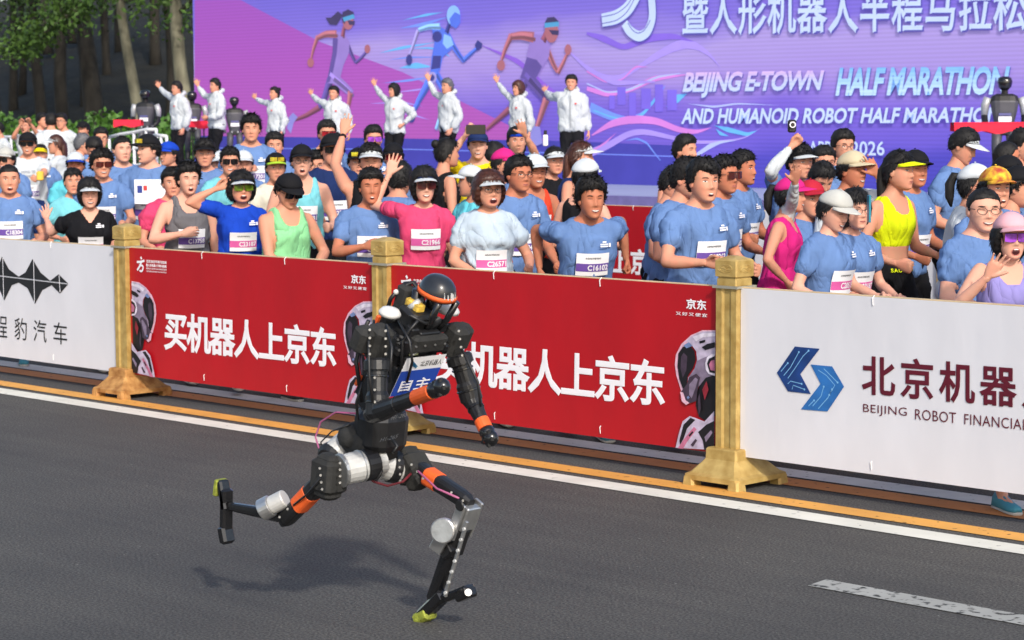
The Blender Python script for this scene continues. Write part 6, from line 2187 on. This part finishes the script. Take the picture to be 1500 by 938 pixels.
# --- runners, left part
P(13, 263, .55, 'man in blue shirt shouting at the left edge of the picture', yaw=12, face=18, hair='buzz', mouth='open', bib='C18304', fat=1.1, bibz=1.18, skin=1)
P(41, 211, 4.2, 'man in white lettered shirt and black cap holding a yellow cup', yaw=10, top=('tee', 'white'), hat=('cap', 'black'), glasses='dark', bib='C18304', bibz=1.10, bottom=('shorts', 'navy'), arms=('run', (52, 262, -.2, 'fist')), logo=False, print_=(('hood', 1.30, 1.325, .07, 'top', 'ink'), ('coast', 1.255, 1.28, .055, 'top', 'ink')))
P(9, 234, 3.0, 'runner with grey cap at the far left behind the shouting man', yaw=-30, hat=('cap', 'lgrey'), glasses='dark')
P(59, 226, 5.6, 'runner in yellow visor mostly hidden behind the white lettered shirt', hat=('visor', 'yellow'), sex='f', hair='tied')
P(82, 212, 6.3, 'woman in white visor with long reddish hair turned away', yaw=-110, face=-80, sex='f', top=('tee', 'white'), hat=('visor', 'white'), hair='tied', tail='long', hc='n', arms=('belly', 'belly'), logo=False)
P(111, 242, 2.6, 'tanned man in cyan shirt with white and blue cap', yaw=12, top=('tee', 'cyan'), hat=('cap', 'white', 'royal'), skin=2)
P(107, 266, 1.55, 'woman hidden behind the black V-neck runner, hair tied', yaw=30, sex='f', hair='tied', tail='pony', top=('tee', 'aqua'))
P(149, 241, 1.75, 'man with black sunglasses in blue shirt beside the white visor woman', yaw=15, face=22, hair='spiky', glasses='brown', bib='C12846', bibz=1.16)
P(131, 284, .75, 'woman in black V-neck shirt and white visor waving', yaw=12, face=16, pitch=3, sex='f', top=('vneck', 'black'), hat=('visor', 'white'), hair='bob', mouth='smile', bib='C25111', bibc='pink', bibz=1.16, arms=((68, 320, -.05, 'open'), 'down'), fat=1.14, skin=0)
P(121, 212, 6.2, 'grey-haired runner far back near the railing', hair='short', hc='g', yaw=100)
P(148, 203, 6.4, 'bespectacled runner far back beside the balding runner', yaw=30, glasses='clear')
P(138, 217, 4.8, 'dark-haired runner with lowered head behind sunglasses man', yaw=20, pitch=35)
P(179, 219, 2.7, 'tall balding man in blue shirt smiling with closed eyes', yaw=22, face=28, hair='balding', squint=True, bib='C17201', bibz=1.15, arms=('down', 'chest'), skin=0)
P(217, 219, 2.2, 'man in black cap with orange sunglasses pushed up, looking left', yaw=-5, face=-48, hat=('cap', 'black', 'black', 1), bib='C23187', bibz=1.10, arms=('chest', 'down'), skin=0)
P(247, 226, 4.2, 'runner in royal blue cap looking left', yaw=-20, face=-40, hat=('cap', 'royal'), glasses='clear')
P(276, 263, .80, 'man in grey sleeveless top laughing with spiky hair', yaw=24, face=20, top=('tank', 'grey'), hair='spiky', mouth='open', squint=True, bib='C13758', bibz=1.14, arms=('chest', 'down'), skin=0)
P(253, 268, 1.5, 'runner in pink shirt hidden behind the grey sleeveless man', yaw=24, top=('tee', 'pink'))
P(300, 225, 3.1, 'man with black visor cap and blue shirt behind the royal blue woman', yaw=15, hat=('visor', 'black'))
P(337, 237, 2.6, 'man with clear glasses behind the royal blue woman', yaw=18, glasses='dark', top=('tee', 'aqua'))
P(322, 241, 3.9, 'runner with white cap, face hidden by the bespectacled man', yaw=20, hat=('cap', 'white'))
P(357, 241, 3.6, 'runner with white cap half hidden behind navy visor', yaw=20, hat=('cap', 'white'))
P(353, 275, .72, 'woman in royal blue shirt and navy visor shielding with one hand', yaw=14, face=20, sex='f', top=('tee', 'royal'), hat=('visor', 'navy', 'white'), hair='bob', glasses='green', mouth='shout', bib='C23187', bibc='pink', bibz=1.18, arms=((318, 276, -.15, 'relaxed'), 'run'), fat=1.08)
P(368, 189, 3.9, 'tall young man in blue shirt, head above the crowd, eyes closed', yaw=14, hair='spiky', squint=True, arms=('chest', 'down'), bib='C17201', skin=1)
P(402, 214, 4.4, 'man in blue shirt with serious face behind the green cap', yaw=20, bib='C12846')
P(404, 246, 2.5, 'woman with green-peaked black cap and pushed-up orange sunglasses', yaw=28, sex='f', hair='tied', hat=('cap', 'black', 'lime', 1), top=('tee', 'cream'))
P(442, 236, 1.9, 'man in black cap and glasses with open mouth, aqua singlet', yaw=15, top=('tank', 'aqua'), hat=('cap', 'black'), glasses='clear', mouth='open', bib='C52981', bibz=1.18, skin=0)
P(423, 279, .72, 'man in mint green tank top looking down under black cap', yaw=32, face=30, pitch=22, top=('tank', 'mint'), hat=('cap', 'black'), glasses='dark', arms=('belly', 'belly'), fat=1.06, wear=(('watch', 2, 1.80, 1.92, 'black'),))
P(462, 243, 2.8, 'bespectacled man in purple shirt beside the aqua singlet', yaw=18, top=('tee', 'purple'), glasses='clear', mouth='small')
P(487, 220, 2.5, 'man in navy shirt with black cap and sunglasses', yaw=24, top=('tee', 'navy'), hat=('cap', 'black'), glasses='dark', bib='C27091', bibz=1.14)
P(479, 196, 5.0, 'runner with red mirrored sunglasses in front of the fourth host', yaw=30, glasses='red')
P(547, 204, 5.2, 'runner with purple mirrored sunglasses', yaw=22, glasses='purple')
P(543, 237, 1.55, 'man in white visor with one arm stretched straight up', yaw=8, top=('singlet', 'black'), hat=('visor', 'white'), hair='short', arms=((503, 196, .10, 'open'), 'run'), wear=(('watch', 1, 1.86, 1.97, 'black'),))
P(525, 238, 3.5, 'runner with red sunglasses and dark cap behind the raised arm', yaw=10, hat=('cap', 'black', 'black', 1))
P(543, 274, .80, 'man in blue shirt with closed eyes, hand at chest, by middle post', yaw=8, face=10, squint=True, mouth='small', bib='C20515', bibz=1.18, arms=('chest', 'run'), skin=2)
P(576, 231, 3.8, 'runner with pink glasses behind the waving hand', yaw=10, glasses='red', hat=('cap', 'black'))
P(586, 263, 1.55, 'runner in blue shirt, face hidden, behind the pink blouse woman', yaw=150, face=165)
P(621, 272, .90, 'woman in pink blouse and navy visor waving high', yaw=10, face=14, sex='f', top=('tee', 'pink'), hat=('visor', 'navy', 'white'), hair='bob', glasses='brown', mouth='smile', bib='C21966', bibc='pink', bibz=1.22, arms=((570, 255, .0, 'open'), 'down'), bottom=('shorts', 'white'), skin=0)

# --- runners, middle part
P(655, 224, 3.2, 'woman in black top with dark bun, seen from behind', yaw=120, face=110, sex='f', hair='tied', tail='bun', top=('tank', 'black'), arms=('run', 'run'))
P(700, 213, 4.2, 'man in yellow shirt and navy cap filming with a phone', yaw=2, top=('tee', 'yellow'), hat=('cap', 'navy'), mouth='smile', arms=((684, 196, -.25, 'fist'), 'run'), skin=0)
P(724, 230, 4.6, 'dark-haired runner beside the yellow shirt', yaw=130, face=130)
P(738, 240, 3.4, 'runner in magenta cap looking right', yaw=60, hat=('cap', 'magenta'), sex='f', hair='tied')
P(757, 207, 5.2, 'runner in blue headband raising an open hand', yaw=20, face=10, hat=('headband', 'royal'), arms=('run', (768, 196, -.2, 'open')), top=('tee', 'cyan'))
P(690, 266, 1.9, 'woman in cyan shirt and white cap looking left', yaw=-40, face=-95, sex='f', hair='tied', top=('tee', 'cyan'), hat=('cap', 'white'))
P(716, 278, .72, 'woman in pale shirt and white visor with wide open mouth', yaw=12, face=22, sex='f', top=('tee', 'paleblue'), hat=('visor', 'white'), hair='bob', hc='n', glasses='clear', mouth='shout', bib='C26571', bibc='pink', bibz=1.12, arms=('belly', 'run'), fat=1.16, skin=1, logo=False)
P(760, 256, 1.45, 'bespectacled man in blue shirt behind the pale shirt woman', yaw=30, face=32, glasses='clear', hair='short', bib='C10472', bibz=1.12, skin=2)
P(783, 252, 2.4, 'grinning man in orange singlet and white cap', yaw=25, face=24, top=('singlet', 'orange'), hat=('cap', 'white'), mouth='smile', bib='C10472', skin=2)
P(812, 236, 4.0, 'woman in white visor and black shirt looking right', yaw=40, sex='f', hair='tied', tail='pony', top=('tee', 'black'), hat=('visor', 'white'), logo=False)
P(851, 230, 3.3, 'woman with long brown hair and white visor turned right', yaw=70, face=80, sex='f', hair='tied', tail='long', hc='n', top=('tank', 'navy'), hat=('visor', 'white'))
P(858, 258, 2.0, 'woman in white cap with black crop top seen from behind', yaw=150, face=150, sex='f', hair='tied', top=('bra', 'black'), hat=('cap', 'white'), skin=0)
P(866, 291, .62, 'laughing man in blue shirt leaning over the fence rail', yaw=12, face=16, lean=14, hair='spiky', mouth='smile', bib='C16102', bibz=1.20, arms=('back', 'back'), skin=2)

# --- runners, right part
P(1004, 221, 4.6, 'tall man in white singlet at the back before the screen', yaw=48, face=52, top=('singlet', 'white'))
P(987, 270, 2.1, 'man in blue shirt with navy wristband looking right', yaw=65, face=75, pitch=14, arms=('run', 'run'), wear=(('wristband', 1, 1.70, 1.95, 'royal'),))
P(1006, 262, 1.35, 'bespectacled man in blue shirt just behind the long-fringed man', yaw=50, face=58, glasses='clear')
P(1031, 266, .72, 'long-fringed man in blue shirt beside the golden post', yaw=32, face=24, hair='side', bib='C19262', bibz=1.18, arms=((1035, 385, -.22, 'relaxed'), 'run'), skin=1)
P(1061, 257, 2.2, 'man in brown sunglasses and blue shirt looking right', yaw=40, face=44, glasses='brown', bib='C17201', bibz=1.16, skin=2)
P(1088, 247, 3.0, 'man in blue shirt in profile to the right of the sunglasses man', yaw=48, face=58, bib='C17201', bibz=1.14, skin=2)
P(1158, 286, 1.9, 'woman in magenta singlet and cap with white sleeve raised', yaw=72, face=70, sex='f', top=('singlet', 'magenta'), bottom=('short', 'magenta'), hat=('cap', 'magenta'), hair='tied', tail='pony', arms=('hips', (1170, 240, -.32, 'open')), wear=(('arm_sleeve', 2, .35, 1.95, 'white'),))
P(1172, 238, 3.5, 'man in blue shirt holding a camera high', yaw=35, face=30, hat=('visor', 'black', 'white'), arms=((1160, 214, -.2, 'fist'), 'run'), wear=(('arm_sleeve', 1, .75, 1.9, 'white'),))
P(1206, 239, 4.2, 'dark-haired bespectacled runner behind the raised white sleeve', yaw=30, glasses='clear')
P(1235, 215, 5.3, 'runner with glasses at the back before the date lettering', yaw=40, glasses='clear')
P(1187, 292, 2.7, 'runner in red cap hidden behind the grey cap woman', yaw=50, hat=('cap', 'red'))
P(1203, 263, 3.3, 'runner with bowed dark head behind the grey cap woman', yaw=40, pitch=30)
P(1249, 250, 2.9, 'man in beige cap waving an open hand in a white sleeve', yaw=38, face=42, hat=('cap', 'beige'), top=('long', 'white'), arms=('run', (1284, 256, .05, 'open')), skin=2)
P(1222, 308, .80, 'woman in light grey cap and blue shirt looking down', yaw=48, face=46, pitch=20, sex='f', hat=('cap', 'lgrey'), hair='tied', mouth='smile', bib='C20515', bibc='pink', bibz=1.16, skin=0)
P(1252, 308, 1.20, 'bespectacled woman in blue shirt beside the grey cap woman', yaw=32, face=26, sex='f', hair='bob', glasses='clear', bib='C23187', bibc='pink', bibz=1.14, arms=('run', 'run'), skin=0)
P(1317, 250, 2.1, 'woman in neon yellow crop top and neon visor running', yaw=40, face=50, sex='f', top=('bra', 'neon'), bottom=('short', 'black'), hat=('visor', 'black', 'neon'), hair='tied', tail='long', arms=('run', 'run'), bib='C23187', bibc='pink', bibz=.93, bibx=-.03, skin=1, print_=(('saucony', .985, 1.008, .10, 'bottom', 'neon'),))
P(1340, 248, 2.9, 'man in black cap and blue shirt behind the neon crop top', yaw=45, hat=('cap', 'black'), bib='C18304', bibz=1.10, skin=2)
P(1411, 214, 4.3, 'man in white visor and blue shirt looking down to the right', yaw=50, face=62, pitch=24, hat=('visor', 'white'), skin=1)
P(1428, 270, 2.0, 'runner in white cap, long white top and black leggings', yaw=70, face=70, sex='f', hair='tied', hat=('cap', 'white'), top=('long', 'white'), tail='pony', bottom=('tights', 'black'))
P(1458, 276, 1.75, 'runner in rainbow-coloured cap behind the round-faced man', yaw=40, hat=('cap', 'rainbow'))
P(1441, 308, .95, 'round-faced man in glasses and blue shirt staring at the camera', yaw=35, face=6, hair='buzz', glasses='clear', fat=1.16, skin=0, arms=('run', 'run'))
P(1480, 347, .42, 'woman in pink cap and lavender singlet shouting and waving', yaw=14, face=8, sex='f', top=('singlet', 'lav'), hat=('cap', 'ppink'), hair='bob', glasses='purple', mouth='shout', arms=((1447, 405, -.28, 'open'), 'down'), skin=0)
P(1475, 232, 4.4, 'crop-haired man in profile below the stage robot', yaw=85, face=85, hair='buzz', skin=2)
P(1498, 214, 5.2, 'dark-haired runner cut off by the right edge, high up', yaw=60)
P(1490, 275, 2.4, 'runner in black cap at the right edge', yaw=70, face=70, hat=('cap', 'black'))
P(1476, 256, 3.3, 'second runner in black cap near the right edge, further back', yaw=60, hat=('cap', 'black'))

for i, c in enumerate(CAST):
    skeleton(c, i)
    c['lod'] = 0 if c['v'] < 1.3 else (1 if c['v'] < 4 else 2)
    want_remesh(('body', i), body_volume(c), (.0165, .021, .028)[c['lod']] * (.78 if c['top'][0] in ('tank', 'bra', 'singlet') and c['v'] < 4 else 1))
flush()
for i, c in enumerate(CAST):
    assemble(c, i)
    if DEBUG:
        print('P', i, c['hx'], c['hy'], 's=%.2f hp=%.2f z=%.2f' % (c['s'], c['hp'], c['H'][2]), np.round(c['root'], 2))
if DEBUG:
    R_ = np.array([c['root'][:2] for c in CAST])
    for a in range(len(CAST)):
        for b in range(a):
            d_ = np.linalg.norm(R_[a] - R_[b])
            if d_ < .40:
                print('CLOSE %.2f' % d_, a, b, CAST[a]['hx'], CAST[b]['hx'], CAST[a]['v'], CAST[b]['v'])

# ---- things held in hands
def held(name, label, cat, x, y, v, half, m, detail=None):
    p = at(x, y, v)
    r = empty(name, p, TH)
    tag(r, label, cat)
    MB().box([-h for h in half], half, min(half) * .35).build('case', m, r)
    if detail:
        detail(r)
    return r
def ph_lens(r): MB().tube([(0, -.008, .02), (0, -.016, .02)], [.014, .014], 12).build('lens', K_GLOSS, r)
held('phone', 'dark phone held up by the man in yellow', 'phone', 697, 190, 3.9, [.082, .006, .04], K_GLOSS)
held('camera', 'small round-lensed camera held high before the lettering', 'camera', 1160, 185, 3.3, [.028, .03, .045], BLACK, lambda r: [MB().tube([(0, -.03, .01), (0, -.05, .01)], [.022, .022], 14).build('lens_ring', PRINT_W, r), MB().tube([(0, -.05, .01), (0, -.054, .01)], [.015, .012], 14).build('lens', K_GLOSS, r)])
held('phone', 'teal phone held by the bespectacled woman', 'phone', 1273, 306, 1.05, [.006, .035, .075], mat('phone_teal', srgb(40, 130, 150), .3))
held('yellow_cup', 'yellow cup held by the man in white lettered shirt', 'cup', 59, 258, 3.9, [.035, .035, .05], mat('cup_yellow', srgb(236, 190, 70), .5))
held('paper_sheet', 'white printed sheet held by the man in black cap', 'paper', 221, 281, 1.75, [.135, .003, .10], BIBW, lambda r: [MB().box((-.11, -.0055, -.01), (-.07, -.0035, .05), 0).build('printed_patch', mat('patch_blue', srgb(40, 60, 140), .6), r), MB().box((-.06, -.0055, .01), (-.03, -.0035, .05), 0).build('printed_patch', mat('patch_red', srgb(200, 60, 60), .6), r)])
held('water_bottle', 'small white bottle with dark cap raised behind the white visor', 'bottle', 799, 206, 5.0, [.022, .022, .05], PRINT_W, lambda r: MB().tube([(0, 0, .05), (0, 0, .09)], [.016, .014], 10).build('cap', BLACK, r))
